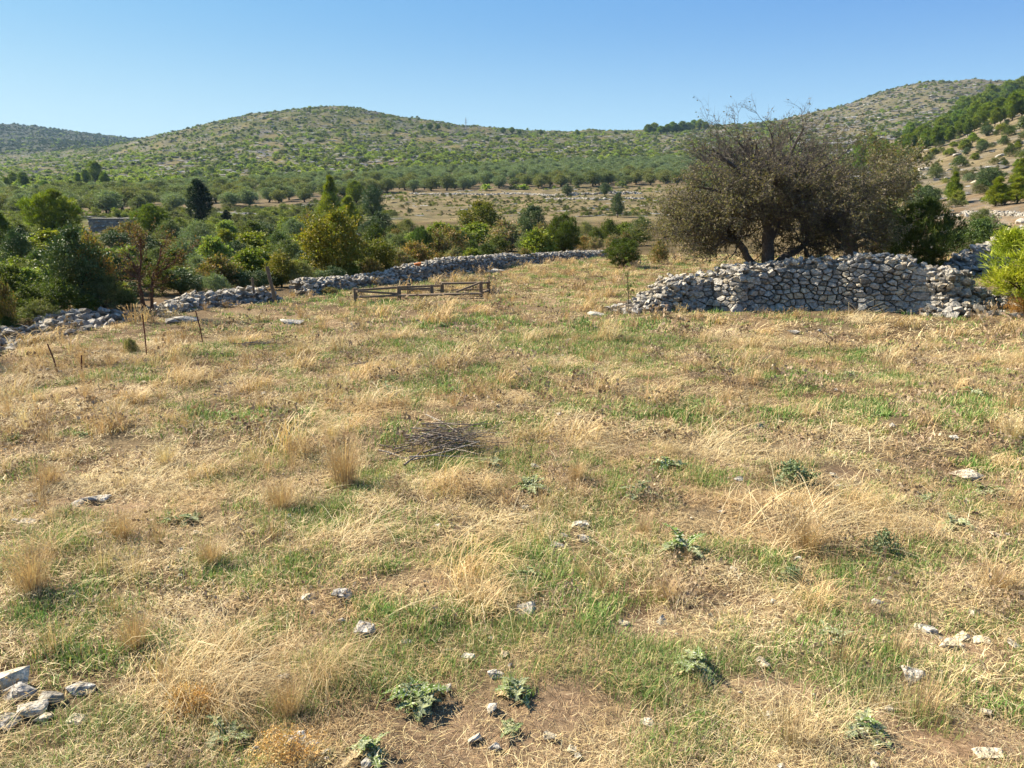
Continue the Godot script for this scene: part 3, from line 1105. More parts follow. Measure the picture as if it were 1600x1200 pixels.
	add_proto("withered", {"w": 0.5, "h": 0.3, "base": 0.01, "lobes": 8, "lobe": 0.45, "shape": "flat", "clumps": 150, "per": 7, "cr": 0.04, "L": 0.05, "W": 0.005, "cols": [Color(0.30, 0.22, 0.14), Color(0.22, 0.155, 0.10), Color(0.40, 0.30, 0.19)], "variants": 2}, M.grass, 0.004, brown, "foliage", "stem")
	add_proto("orange_weed", {"w": 0.5, "h": 0.22, "base": 0.01, "lobes": 8, "lobe": 0.45, "shape": "flat", "clumps": 260, "per": 6, "cr": 0.03, "L": 0.022, "W": 0.008, "cols": [Color(0.58, 0.38, 0.15), Color(0.48, 0.29, 0.11), Color(0.66, 0.47, 0.22)], "variants": 2}, M.grass, 0.004, brown, "foliage", "stem")
	add_proto("olive", {"w": 4.2, "h": 3.8, "base": 0.55, "lobes": 13, "lobe": 0.42, "clumps": 620, "per": 8, "cr": 0.34, "L": 0.30, "W": 0.075, "cols": olive, "variants": 4}, M.leaf, 0.17, grey)
	add_proto("juniper", {"w": 2.6, "h": 2.4, "base": 0.05, "lobes": 20, "lobe": 0.34, "clumps": 1500, "per": 12, "cr": 0.10, "L": 0.17, "W": 0.022, "needle": true, "cols": [Color(0.086, 0.130, 0.040), Color(0.114, 0.164, 0.050), Color(0.064, 0.095, 0.034)], "variants": 2}, M.leaf, 0.04, brown, "foliage", "stem")

func grow(key: String, called: String, at: Vector3, w: float, h: float, label: String, category: String, group := "") -> Node3D:
	var pr = protos[key]
	var v = pr.v[rng.randi() % pr.v.size()]
	var t := thing(called, label, category, at, rr(0, TAU), group)
	part(pr.stem, v[1], M.bark, t)
	part(pr.crown, v[0], M.leaf_tints[rng.randi() % 4] if pr.m == M.leaf else pr.m, t)
	t.scale = Vector3(w / pr.w, h / pr.h, w / pr.w)
	return t

func plant(key: String, called: String, px: float, py: float, wpx: float, hpx: float, label: String, category: String, group := "") -> Node3D:
	var p := ground_at(px, py)
	var k := mpp(p)
	return grow(key, called, p - Vector3(0, 0.02, 0), wpx * k, hpx * k, label, category, group)

# ------------------------------------------------------------------ branching tree
# limbs: [points, r0, r1]; returns {wood, twigs, leaves}
func branching(limbs: Array, o: Dictionary) -> Dictionary:
	var wood := Geo.new()
	var twigs := Geo.new()
	var leaves := Geo.new()
	var bark: Color = o.bark
	var centre: Vector3 = o.centre
	for lm in limbs:
		var pts: Array = lm[0]
		var rad := []
		var fine := []
		for k in (pts.size() - 1) * 4 + 1:
			var t := k / 4.0
			var i := mini(int(t), pts.size() - 2)
			var f := t - i
			var a: Vector3 = pts[maxi(i - 1, 0)]
			var b: Vector3 = pts[i]
			var c: Vector3 = pts[i + 1]
			var d: Vector3 = pts[mini(i + 2, pts.size() - 1)]
			fine.append(b.cubic_interpolate(c, a, d, f) + rdir() * lm[1] * 0.12)
			rad.append(lerpf(lm[1], lm[2], t / (pts.size() - 1)) * rr(0.92, 1.08))
		wood.tube(fine, rad, 10, bark)
		if lm.size() > 3 and lm[3] <= 0.0: continue
		var from: float = lm[3] if lm.size() > 3 else 0.25
		var along := 0.0
		for k in range(1, fine.size()):
			along += (fine[k] - fine[k - 1]).length()
			if float(k) / fine.size() < from: continue
			while along > 0.0:
				along -= o.step * rr(0.6, 1.4)
				var dir: Vector3 = (fine[k] - fine[k - 1]).normalized()
				_branch(wood, twigs, leaves, fine[k], dir, o, 1, rad[k] * 0.42, centre)
	return {"wood": wood, "twigs": twigs, "leaves": leaves}

func _branch(wood: Geo, twigs: Geo, leaves: Geo, p: Vector3, along: Vector3, o: Dictionary, level: int, r: float, centre: Vector3) -> void:
	var out := (p - centre)
	out.y *= 0.4
	var d: Vector3 = (along * 0.35 + out.normalized() * o.get("out", 0.55) + rdir() * o.spread + Vector3(0, o.up, 0)).normalized()
	var L: float = o.len[level - 1] * rr(0.6, 1.3)
	r = minf(r, o.rad[level - 1])
	var segs := 4 if level < 3 else 2
	var pts := [p]
	var rad := [r]
	var q := p
	var dd := d
	for s in segs:
		dd = (dd + rdir() * o.wiggle + Vector3(0, o.tip_up, 0)).normalized()
		q = q + dd * L / segs
		pts.append(q)
		rad.append(lerpf(r, r * 0.35, float(s + 1) / segs))
	var col: Color = o.bark
	col = shade_of(col, 0.15)
	if level < 2: wood.tube(pts, rad, 6, col, false)
	else: twigs.tube(pts, rad, 4 if level == 2 else 3, col, false)
	if level < 3:
		for k in o.kids[level - 1]:
			var t := rr(0.25, 1.0) * segs
			var i := mini(int(t), segs - 1)
			var at: Vector3 = (pts[i] as Vector3).lerp(pts[i + 1], t - i)
			_branch(wood, twigs, leaves, at, ((pts[i + 1] - pts[i]) as Vector3).normalized(), o, level + 1, r * 0.5, centre)
	else:
		var fill: float = o.leafy.call(q)
		for k in o.leaf_n:
			if rng.randf() > fill: continue
			var t := rr(0.1, 1.0) * segs
			var i := mini(int(t), segs - 1)
			var at: Vector3 = (pts[i] as Vector3).lerp(pts[i + 1], t - i)
			var ld: Vector3 = (rdir() + dd * 0.5 - Vector3(0, 0.25, 0)).normalized() * o.leaf_L * rr(0.6, 1.3)
			var sd: Vector3 = ld.cross(rdir()).normalized() * o.leaf_W * 0.5
			leaves.leaf(at, ld, sd, sd.cross(ld).normalized() * o.leaf_W * rr(-0.4, 0.4), shade_of(mix_of(o.cols), 0.25, 0.07))

func px_limb(base: Vector3, bpx: Vector2, k: float, list: Array) -> Array:
	# points given as photograph pixels relative to the tree's foot, plus depth in metres
	var out := []
	for p in list:
		out.append(Vector3((p[0] - bpx.x) * k, (bpx.y - p[1]) * k, -p[2] if p.size() > 2 else 0.0))
	return out

func make_big_tree() -> void:
	var foot := ground_at(1195, 462)
	var k := mpp(foot)
	var b := Vector2(1195, 462)
	var t := thing("half_bare_tree", "broad half bare tree with several trunks behind the right stone wall", "tree", foot)
	var L := func(list): return px_limb(foot, b, k, list)
	var limbs := [
		[L.call([[1196, 470, 0], [1197, 430, 0], [1196, 395, 0], [1192, 350, 0.05], [1190, 305, 0.1]]), 0.19, 0.10, 0.75],
		[L.call([[1190, 306, 0.1], [1175, 270, 0.2], [1158, 250, 0.1], [1138, 232, 0]]), 0.075, 0.018, 0.1],
		[L.call([[1190, 306, 0.1], [1196, 265, 0.5], [1199, 240, 0.4], [1194, 218, 0.3]]), 0.075, 0.016, 0.1],
		[L.call([[1191, 315, 0.1], [1210, 270, 0], [1224, 240, 0.1], [1235, 212, 0]]), 0.075, 0.016, 0.15],
		[L.call([[1191, 320, 0.1], [1225, 285, 0.3], [1250, 265, 0.5], [1268, 245, 0.6]]), 0.07, 0.016, 0.15],
		[L.call([[1190, 312, 0.1], [1150, 285, -0.3], [1118, 264, -0.5], [1092, 245, -0.5]]), 0.07, 0.016, 0.15],
		[L.call([[1192, 340, 0.05], [1150, 322, -0.6], [1100, 305, -0.9], [1060, 298, -0.8]]), 0.065, 0.016, 0.15],
		[L.call([[1192, 345, 0.05], [1215, 318, -0.7], [1250, 300, -1.0], [1290, 290, -1.1]]), 0.065, 0.016, 0.15],
		[L.call([[1190, 335, 0.05], [1170, 310, 0.9], [1130, 270, 1.3], [1105, 240, 1.5]]), 0.06, 0.016, 0.15],
		[L.call([[1192, 335, 0.05], [1215, 310, 0.9], [1245, 280, 1.3], [1275, 262, 1.5]]), 0.06, 0.016, 0.15],
		[L.call([[1194, 440, 0], [1170, 408, 0.1], [1148, 378, 0], [1115, 350, -0.2], [1085, 340, -0.3], [1058, 340, -0.3]]), 0.10, 0.018, 0.35],
		[L.call([[1148, 378, 0], [1130, 345, 0.5], [1100, 318, 0.8], [1068, 318, 0.9]]), 0.06, 0.014, 0.2],
		[L.call([[1150, 380, 0], [1115, 372, -0.5], [1090, 366, -0.8], [1062, 368, -0.9]]), 0.05, 0.012, 0.2],
		[L.call([[1200, 440, 0], [1216, 408, 0.1], [1236, 396, 0.1], [1252, 385, 0.1], [1262, 358, 0], [1290, 340, -0.1], [1318, 334, -0.1]]), 0.10, 0.018, 0.45],
		[L.call([[1262, 358, 0], [1285, 325, -0.5], [1320, 300, -0.7], [1350, 290, -0.7]]), 0.055, 0.012, 0.15],
		[L.call([[1262, 360, 0], [1300, 345, 0.7], [1325, 325, 1.0], [1345, 315, 1.1]]), 0.055, 0.012, 0.15],
		[L.call([[1150, 382, 0], [1125, 368, 0.5], [1090, 362, 0.9], [1065, 368, 1.0], [1045, 376, 1.0]]), 0.05, 0.010, 0.25],
		[L.call([[1115, 352, -0.2], [1085, 352, -0.5], [1062, 358, -0.8], [1045, 368, -0.9]]), 0.04, 0.010, 0.2],
		[L.call([[1262, 362, 0], [1290, 362, -0.5], [1318, 368, -0.8], [1335, 378, -0.9]]), 0.04, 0.010, 0.2],
		[L.call([[1193, 350, 0], [1165, 332, -0.8], [1132, 322, -1.3], [1105, 325, -1.5]]), 0.05, 0.012, 0.2],
		[L.call([[1193, 350, 0], [1222, 335, -0.8], [1252, 330, -1.3], [1280, 335, -1.5]]), 0.05, 0.012, 0.2],
		[L.call([[1193, 345, 0], [1160, 335, 0.9], [1128, 335, 1.3], [1100, 345, 1.5]]), 0.05, 0.012, 0.2],
		[L.call([[1193, 345, 0], [1225, 335, 0.9], [1255, 335, 1.3], [1285, 345, 1.5]]), 0.05, 0.012, 0.2],
		[L.call([[1191, 325, 0.1], [1180, 300, -0.9], [1165, 285, -1.4], [1150, 275, -1.7]]), 0.05, 0.012, 0.2],
		[L.call([[1192, 325, 0.1], [1170, 290, 0.4], [1140, 262, 0.6], [1118, 248, 0.7]]), 0.05, 0.012, 0.2],
		[L.call([[1192, 325, 0.1], [1222, 295, -0.4], [1255, 270, -0.6], [1282, 250, -0.7]]), 0.05, 0.012, 0.2],
		[L.call([[1198, 410, 0], [1206, 385, 0.3], [1222, 350, 0.6], [1235, 315, 0.9]]), 0.06, 0.014, 0.3]]
	var bare_y := (b.y - 315.0) * k
	var o := {"bark": Color(0.19, 0.172, 0.158), "centre": Vector3(0, (b.y - 345) * k, 0), "step": 0.082, "out": 0.55, "spread": 0.95, "up": 0.08, "tip_up": 0.06, "wiggle": 0.36,
		"len": [0.62, 0.36, 0.20], "rad": [0.024, 0.010, 0.0048], "kids": [6, 6], "leaf_n": 7, "leaf_L": 0.047, "leaf_W": 0.026,
		"leafy": func(q: Vector3): return clampf(0.60 - (q.y - bare_y) * 0.6, 0.04, 0.60) if q.x < 1.6 else 0.55,
		"cols": [Color(0.17, 0.14, 0.09), Color(0.22, 0.18, 0.115), Color(0.14, 0.125, 0.075), Color(0.15, 0.15, 0.075), Color(0.27, 0.225, 0.145)]}
	var r := branching(limbs, o)
	part("trunk", r.wood.mesh(), M.bark, t)
	part("twigs", r.twigs.mesh(), M.bark, t)
	part("crown", r.leaves.mesh(), M.leaf, t)
	# the leafier tree behind it
	foot = ground_at(1326, 432)
	k = mpp(foot)
	b = Vector2(1326, 432)
	L = func(list): return px_limb(foot, b, k, list)
	t = thing("leafy_tree", "olive brown leafy tree standing behind the half bare tree", "tree", foot)
	limbs = [
		[L.call([[1326, 436, 0], [1325, 400, 0], [1318, 370, 0]]), 0.26, 0.17, 0.9],
		[L.call([[1318, 372, 0], [1302, 335, 0.3], [1298, 305, 0.4], [1294, 280, 0.4]]), 0.11, 0.02, 0.2],
		[L.call([[1318, 372, 0], [1330, 330, 0.2], [1336, 300, 0.1], [1333, 268, 0]]), 0.11, 0.02, 0.2],
		[L.call([[1320, 375, 0], [1350, 340, -0.3], [1345, 315, -0.5], [1348, 285, -0.6]]), 0.10, 0.02, 0.2],
		[L.call([[1322, 382, 0], [1355, 362, 0.3], [1352, 345, 0.5], [1358, 325, 0.6]]), 0.09, 0.02, 0.2],
		[L.call([[1320, 378, 0], [1290, 350, -0.6], [1285, 320, -1.0], [1280, 290, -1.1]]), 0.09, 0.02, 0.2],
		[L.call([[1320, 375, 0], [1325, 340, -1.0], [1335, 300, -1.6], [1345, 270, -1.8]]), 0.09, 0.02, 0.2],
		[L.call([[1320, 375, 0], [1320, 340, 1.0], [1315, 300, 1.6], [1310, 265, 1.8]]), 0.09, 0.02, 0.2],
		[L.call([[1325, 390, 0], [1342, 380, -0.2], [1352, 370, -0.3]]), 0.07, 0.02, 0.3]]
	o.centre = Vector3(0, (b.y - 335) * k, 0)
	o.step = 0.13
	o.len = [0.62, 0.40, 0.24]
	o.leaf_L = 0.085
	o.leaf_W = 0.045
	o.kids = [6, 5]
	o.leaf_n = 6
	o.leafy = func(_q: Vector3): return 0.8
	o.cols = [Color(0.15, 0.15, 0.075), Color(0.19, 0.18, 0.095), Color(0.115, 0.125, 0.06), Color(0.22, 0.185, 0.10), Color(0.20, 0.145, 0.085)]
	r = branching(limbs, o)
	part("trunk", r.wood.mesh(), M.bark, t)
	part("twigs", r.twigs.mesh(), M.bark, t)
	part("crown", r.leaves.mesh(), M.leaf, t)
	# the reddish, almost leafless tree at the left wall
	foot = ground_at(233, 492)
	k = mpp(foot)
	b = Vector2(233, 492)
	L = func(list): return px_limb(foot, b, k, list)
	t = thing("bare_reddish_tree", "small almost leafless reddish tree with two stems beside the left wall", "tree", foot)
	limbs = [
		[L.call([[229, 496, 0], [224, 460, 0], [222, 430, 0.05], [226, 405, 0.1], [224, 380, 0.1]]), 0.042, 0.010, 0.4],
		[L.call([[238, 496, 0], [240, 462, 0], [248, 430, -0.05], [258, 405, 0], [262, 385, 0]]), 0.036, 0.010, 0.35],
		[L.call([[222, 430, 0.05], [208, 412, 0.2], [198, 398, 0.2]]), 0.02, 0.008, 0.2],
		[L.call([[248, 430, 0], [270, 415, 0.1], [288, 402, 0.2]]), 0.02, 0.008, 0.2],
		[L.call([[226, 405, 0.1], [238, 390, -0.2], [244, 374, -0.3]]), 0.018, 0.008, 0.2]]
	o = {"bark": Color(0.20, 0.12, 0.085), "centre": Vector3(0, (b.y - 420) * k, 0), "step": 0.055, "spread": 0.6, "up": 0.3, "tip_up": 0.08, "wiggle": 0.2,
		"len": [0.32, 0.18, 0.10], "rad": [0.010, 0.005, 0.003], "kids": [4, 4], "leaf_n": 3, "leaf_L": 0.04, "leaf_W": 0.022,
		"leafy": func(_q: Vector3): return 0.45, "cols": [Color(0.22, 0.12, 0.06), Color(0.17, 0.12, 0.05), Color(0.15, 0.16, 0.04)]}
	r = branching(limbs, o)
	part("trunk", r.wood.mesh(), M.bark, t)
	part("twigs", r.twigs.mesh(), M.bark, t)
	part("crown", r.leaves.mesh(), M.leaf, t)

func make_sapling() -> void:
	var foot := ground_at(982, 484)
	var k := mpp(foot)
	var t := thing("sapling", "thin pale green sapling left of the high wall", "sapling", foot)
	var o := {"bark": Color(0.22, 0.19, 0.12), "centre": Vector3(0, 0.2, 0), "step": 0.10, "spread": 0.6, "up": 0.35, "tip_up": 0.1, "wiggle": 0.15,
		"len": [0.22, 0.13, 0.08], "rad": [0.006, 0.004, 0.003], "kids": [2, 2], "leaf_n": 3, "leaf_L": 0.055, "leaf_W": 0.03,
		"leafy": func(_q: Vector3): return 0.7, "cols": [Color(0.16, 0.20, 0.05), Color(0.20, 0.23, 0.07)]}
	var r := branching([[px_limb(foot, Vector2(982, 484), k, [[982, 486], [981, 460], [979, 440], [980, 424]]), 0.012, 0.005, 0.3]], o)
	part("stem", r.wood.mesh(), M.bark, t)
	part("twigs", r.twigs.mesh(), M.bark, t)
	part("foliage", r.leaves.mesh(), M.leaf, t)

# ------------------------------------------------------------------ stone walls
# path: [px, base y, top y]
func wall_path(path: Array, step: float) -> Array:
	var out := []
	var pts := []
	for q in path:
		var p := ground_at(q[0], q[1])
		pts.append([p, (q[1] - q[2]) * mpp(p)])
	for i in pts.size() - 1:
		var a: Vector3 = pts[i][0]
		var b: Vector3 = pts[i + 1][0]
		var n := maxi(1, int((b - a).length() / step))
		for j in n:
			var t := float(j) / n
			out.append([a.lerp(b, t), lerpf(pts[i][1], pts[i + 1][1], t), lerpf(path[i][0], path[i + 1][0], t)])
	out.append([pts[-1][0], pts[-1][1], float(path[-1][0])])
	for i in out.size():
		var a: Vector3 = out[maxi(i - 2, 0)][0]
		var b: Vector3 = out[mini(i + 2, out.size() - 1)][0]
		var tn := Vector3(b.x - a.x, 0, b.z - a.z).normalized()
		var nrm := Vector3(-tn.z, 0, tn.x)
		var p: Vector3 = out[i][0]
		if nrm.dot(Vector3(p.x, 0, p.z)) < 0: nrm = -nrm     # away from the camera
		out[i].append(tn)
		out[i].append(nrm)
		out[i][0] = G(p.x, p.z)
	return out

func core_mesh(pa: Array, thick: float, inset: float, batter: float) -> ArrayMesh:
	var g := Geo.new()
	for i in pa.size() - 1:
		var a = pa[i]
		var b = pa[i + 1]
		var q := []
		for e in [a, b]:
			var h: float = maxf(e[1] - inset * 1.5, 0.02)
			var p: Vector3 = e[0]
			q.append([p + e[4] * inset - Vector3(0, 0.1, 0), p + e[4] * (inset + batter * thick) + Vector3(0, h, 0), p + e[4] * (thick - inset - batter * thick * 0.5) + Vector3(0, h, 0), p + e[4] * (thick - inset) - Vector3(0, 0.1, 0)])
		for s in 3:
			g.quad(q[0][s], q[0][s + 1], q[1][s + 1], q[1][s], Color.WHITE)
		if i == 0: g.quad(q[0][0], q[0][1], q[0][2], q[0][3], Color.WHITE)
		if i == pa.size() - 2: g.quad(q[1][0], q[1][1], q[1][2], q[1][3], Color.WHITE)
	return g.mesh()

func clip_poly(poly: PackedVector2Array, m: Vector2, d: Vector2) -> PackedVector2Array:
	# keep the side where (p - m).d < 0
	var out := PackedVector2Array()
	for i in poly.size():
		var a := poly[i]
		var b := poly[(i + 1) % poly.size()]
		var da := (a - m).dot(d)
		var db := (b - m).dot(d)
		if da <= 0: out.append(a)
		if da * db < 0: out.append(a.lerp(b, da / (da - db)))
	return out

func fitted_stone(poly: PackedVector2Array, c: Vector2, deep: float) -> ArrayMesh:
	var g := Geo.new()
	var n := poly.size()
	var tilt := Vector2(rr(-0.32, 0.32), rr(-0.42, 0.16))
	var back := []
	var rim := []
	var front := []
	for p in poly:
		var q := (p - c)
		var L := q.length()
		var s1 := maxf(L - rr(0.0, 0.007), L * 0.8) / L
		var s2 := maxf(L - rr(0.012, 0.034), L * 0.6) / L
		back.append(Vector3(q.x * s1 * 0.9, q.y * s1 * 0.9, -0.16))
		rim.append(Vector3(q.x * s1, q.y * s1, rr(-0.035, -0.005)))
		front.append(Vector3(q.x * s2, q.y * s2, deep + q.x * tilt.x + q.y * tilt.y + rr(-0.006, 0.006)))
	for i in n:
		var j := (i + 1) % n
		g.quad(back[i], rim[i], rim[j], back[j], Color.WHITE)
		g.quad(rim[i], front[i], front[j], rim[j], Color.WHITE)
	var mid := Vector3(0, 0, deep + rr(-0.004, 0.014))
	for i in n:
		g.tri(mid, front[(i + 1) % n], front[i], Color.WHITE)
	return g.mesh()

func stone_wall(called: String, label: String, path: Array, thick: float, size: float, most: int, batter: float, fit := Vector2(0, 0), loose := 0.0, grey := false) -> Node3D:
	var pa := wall_path(path, size * 0.62)
	var root := thing(called, label, "stone wall", pa[pa.size() / 2][0])
	var core := part("rubble_core", core_mesh(pa, thick, size * 0.62, batter), M.stone[3], root)
	core.position = -root.position
	core.set_meta("kind", "stuff")
	var list := []
	for i in pa.size():
		var e = pa[i]
		var h: float = maxf(e[1] - size * 0.45, size * 0.5)
		var fitted: bool = e[2] > fit.x + 14 and e[2] < fit.y - 26
		var y := 0.02
		var row := 0
		if not fitted:
			while y < h - size * 0.25:
				var s := size * (rr(0.85, 1.55) if rng.randf() < 0.76 else rr(0.4, 0.75))
				var off: float = batter * thick * (y / maxf(h, 0.1)) + rr(-0.04, 0.06)
				var p: Vector3 = e[0] + e[3] * rr(-0.4, 0.4) * size + e[4] * (off + size * 0.18) + Vector3(0, y + rr(-0.02, 0.03), 0)
				list.append([Transform3D(stone_basis(s, 0.5 + loose), p), rng.randi() % 16, tone() if not grey else [1, 3, 1, 0][rng.randi() % 4], 0.01])
				y += size * rr(0.42, 0.6)
				row += 1
		# the top, two or three stones deep
		var across := batter * thick + 0.04
		while across < thick * 0.95:
			var s := size * rr(0.65, 1.3)
			var p: Vector3 = e[0] + e[3] * rr(-0.4, 0.4) * size + e[4] * across + Vector3(0, h - size * 0.25 + rr(-0.05, 0.08), 0)
			list.append([Transform3D(stone_basis(s, 0.7), p), rng.randi() % 16, tone(), 0.006 if across < thick * 0.5 else 0.0])
			across += size * rr(0.6, 0.9)
		# the back
		y = 0.05
		while y < h - size * 0.3:
			var s := size * rr(0.9, 1.5)
			var p: Vector3 = e[0] + e[4] * (thick - size * 0.2) + e[3] * rr(-0.3, 0.3) * size + Vector3(0, y, 0)
			list.append([Transform3D(stone_basis(s, 0.5), p), rng.randi() % 16, tone(), -0.02])
			y += size * rr(0.7, 0.9)
	if fit.y > fit.x:
		# stones fitted to one another on the standing face
		var s0 := 0.0
		var run := []
		var al := 0.0
		for i in pa.size():
			if i > 0: al += (pa[i][0] - pa[i - 1][0]).length()
			run.append(al)
		var i0 := 0
		while pa[i0][2] < fit.x: i0 += 1
		var i1 := pa.size() - 1
		while pa[i1][2] > fit.y: i1 -= 1
		s0 = run[i0]
		var s1: float = run[i1]
		var seeds := PackedVector2Array()
		var fits := []
		var yy := 0.03
		var r := 0
		while yy < 1.5:
			var rowh := rr(0.06, 0.11)
			var x := s0 + rr(0, 0.2)
			while x < s1:
				var wd := rr(0.075, 0.22)
				seeds.append(Vector2(x + wd * 0.5, yy + rowh * 0.5 + rr(-0.045, 0.045)))
				x += wd
			yy += rowh
			r += 1
		var stretch := Vector2(0.64, 1.0)
		var weight := PackedFloat32Array()
		for a in seeds.size(): weight.append(rr(-0.0022, 0.0030))
		for a in seeds.size():
			var c := seeds[a]
			var i := i0
			while i < i1 and run[i + 1] < c.x: i += 1
			var e = pa[i]
			if c.y > e[1] - 0.15: continue
			var ca := c * stretch
			var poly := PackedVector2Array([ca + Vector2(-0.16, -0.12), ca + Vector2(0.16, -0.12), ca + Vector2(0.16, 0.12), ca + Vector2(-0.16, 0.12)])
			for b2 in seeds.size():
				if b2 == a: continue
				var cb := seeds[b2] * stretch
				if absf(cb.x - ca.x) > 0.5 or absf(cb.y - ca.y) > 0.4: continue
				poly = clip_poly(poly, ca + (cb - ca) * clampf(0.5 + (weight[a] - weight[b2]) / (2.0 * (cb - ca).length_squared()), 0.25, 0.75), cb - ca)
			if poly.size() < 3: continue
			var real := PackedVector2Array()
			for p in poly: real.append(p / stretch)
			var off: float = batter * thick * (c.y / maxf(e[1], 0.1)) + rr(-0.015, 0.02)
			var f: float = (c.x - run[i])
			# local x along the wall, z towards the camera
			var size2 := 0.0
			for p in real: size2 += (p - c).length()
			fits.append([size2 / real.size(), fitted_stone(real, c, rr(0.02, 0.06)), Transform3D(Basis(e[3], Vector3.UP, -e[4]), e[0] + e[3] * f + e[4] * off + Vector3(0, c.y, 0) - root.position)])
		fits.sort_custom(func(a, b): return a[0] > b[0])
		var small := SurfaceTool.new()
		for k in fits.size():
			if k < 270:
				part("stone", fits[k][1], M.stone[tone()], root).transform = fits[k][2]
			else:
				small.append_from(fits[k][1], 0, fits[k][2])
		if fits.size() > 270:
			part("small_stones", small.commit(), M.stone[1], root).set_meta("kind", "stuff")
	var single := 0
	for ch in root.get_children(): single += 1
	lay_stones(root, list, maxi(mini(most, 301 - single), 20))
	return root

func make_walls() -> void:
	stone_wall("dry_stone_wall", "high grey dry stone wall in front of the half bare tree", [[988, 491, 487], [1003, 490, 479], [1020, 489, 463], [1060, 488, 440], [1100, 487, 428], [1150, 486, 419], [1200, 485, 413], [1250, 485, 407], [1300, 485, 403], [1340, 486, 398], [1380, 487, 399], [1415, 489, 402], [1440, 490, 415], [1470, 492, 425]], 0.95, 0.145, 250, 0.16, Vector2(1085, 1425))
	stone_wall("collapsed_stone_wall", "low collapsed heap of pale stones between high wall and bright pine", [[1425, 492, 425], [1450, 494, 426], [1480, 496, 432], [1510, 496, 438], [1540, 495, 446], [1575, 492, 452], [1610, 488, 455]], 1.3, 0.17, 300, 0.75, Vector2(0, 0), 0.4)
	stone_wall("sloping_stone_wall", "pale stone wall climbing at the right edge behind the bright pine", [[1515, 432, 412], [1540, 428, 395], [1570, 424, 378], [1600, 420, 362], [1660, 412, 340]], 1.0, 0.24, 300, 0.4, Vector2(0, 0), 0.3)
	stone_wall("long_stone_wall", "long low stone wall running behind the wooden pen", [[466, 464, 450], [474, 463, 439], [485, 462, 435], [520, 456, 434], [560, 450, 431], [620, 443, 426], [640, 440, 417], [700, 433, 405], [750, 425, 401], [800, 416, 397], [850, 410, 395], [900, 406, 393], [950, 402, 391]], 0.6, 0.14, 300, 0.22, Vector2(0, 0), 0.0, true)
	stone_wall("ruined_stone_wall", "tumbled grey stone wall under the dark bush at left", [[-80, 575, 550], [0, 552, 530], [40, 541, 521], [80, 530, 511], [130, 520, 499], [180, 508, 483], [205, 502, 484], [225, 498, 492]], 1.0, 0.15, 300, 0.5, Vector2(0, 0), 0.3, true)
	stone_wall("short_stone_wall", "short stone wall ending at the leaning wooden post", [[258, 492, 480], [300, 486, 467], [340, 481, 457], [390, 476, 451], [425, 473, 448], [439, 472, 456]], 0.7, 0.14, 260, 0.3, Vector2(0, 0), 0.1, true)

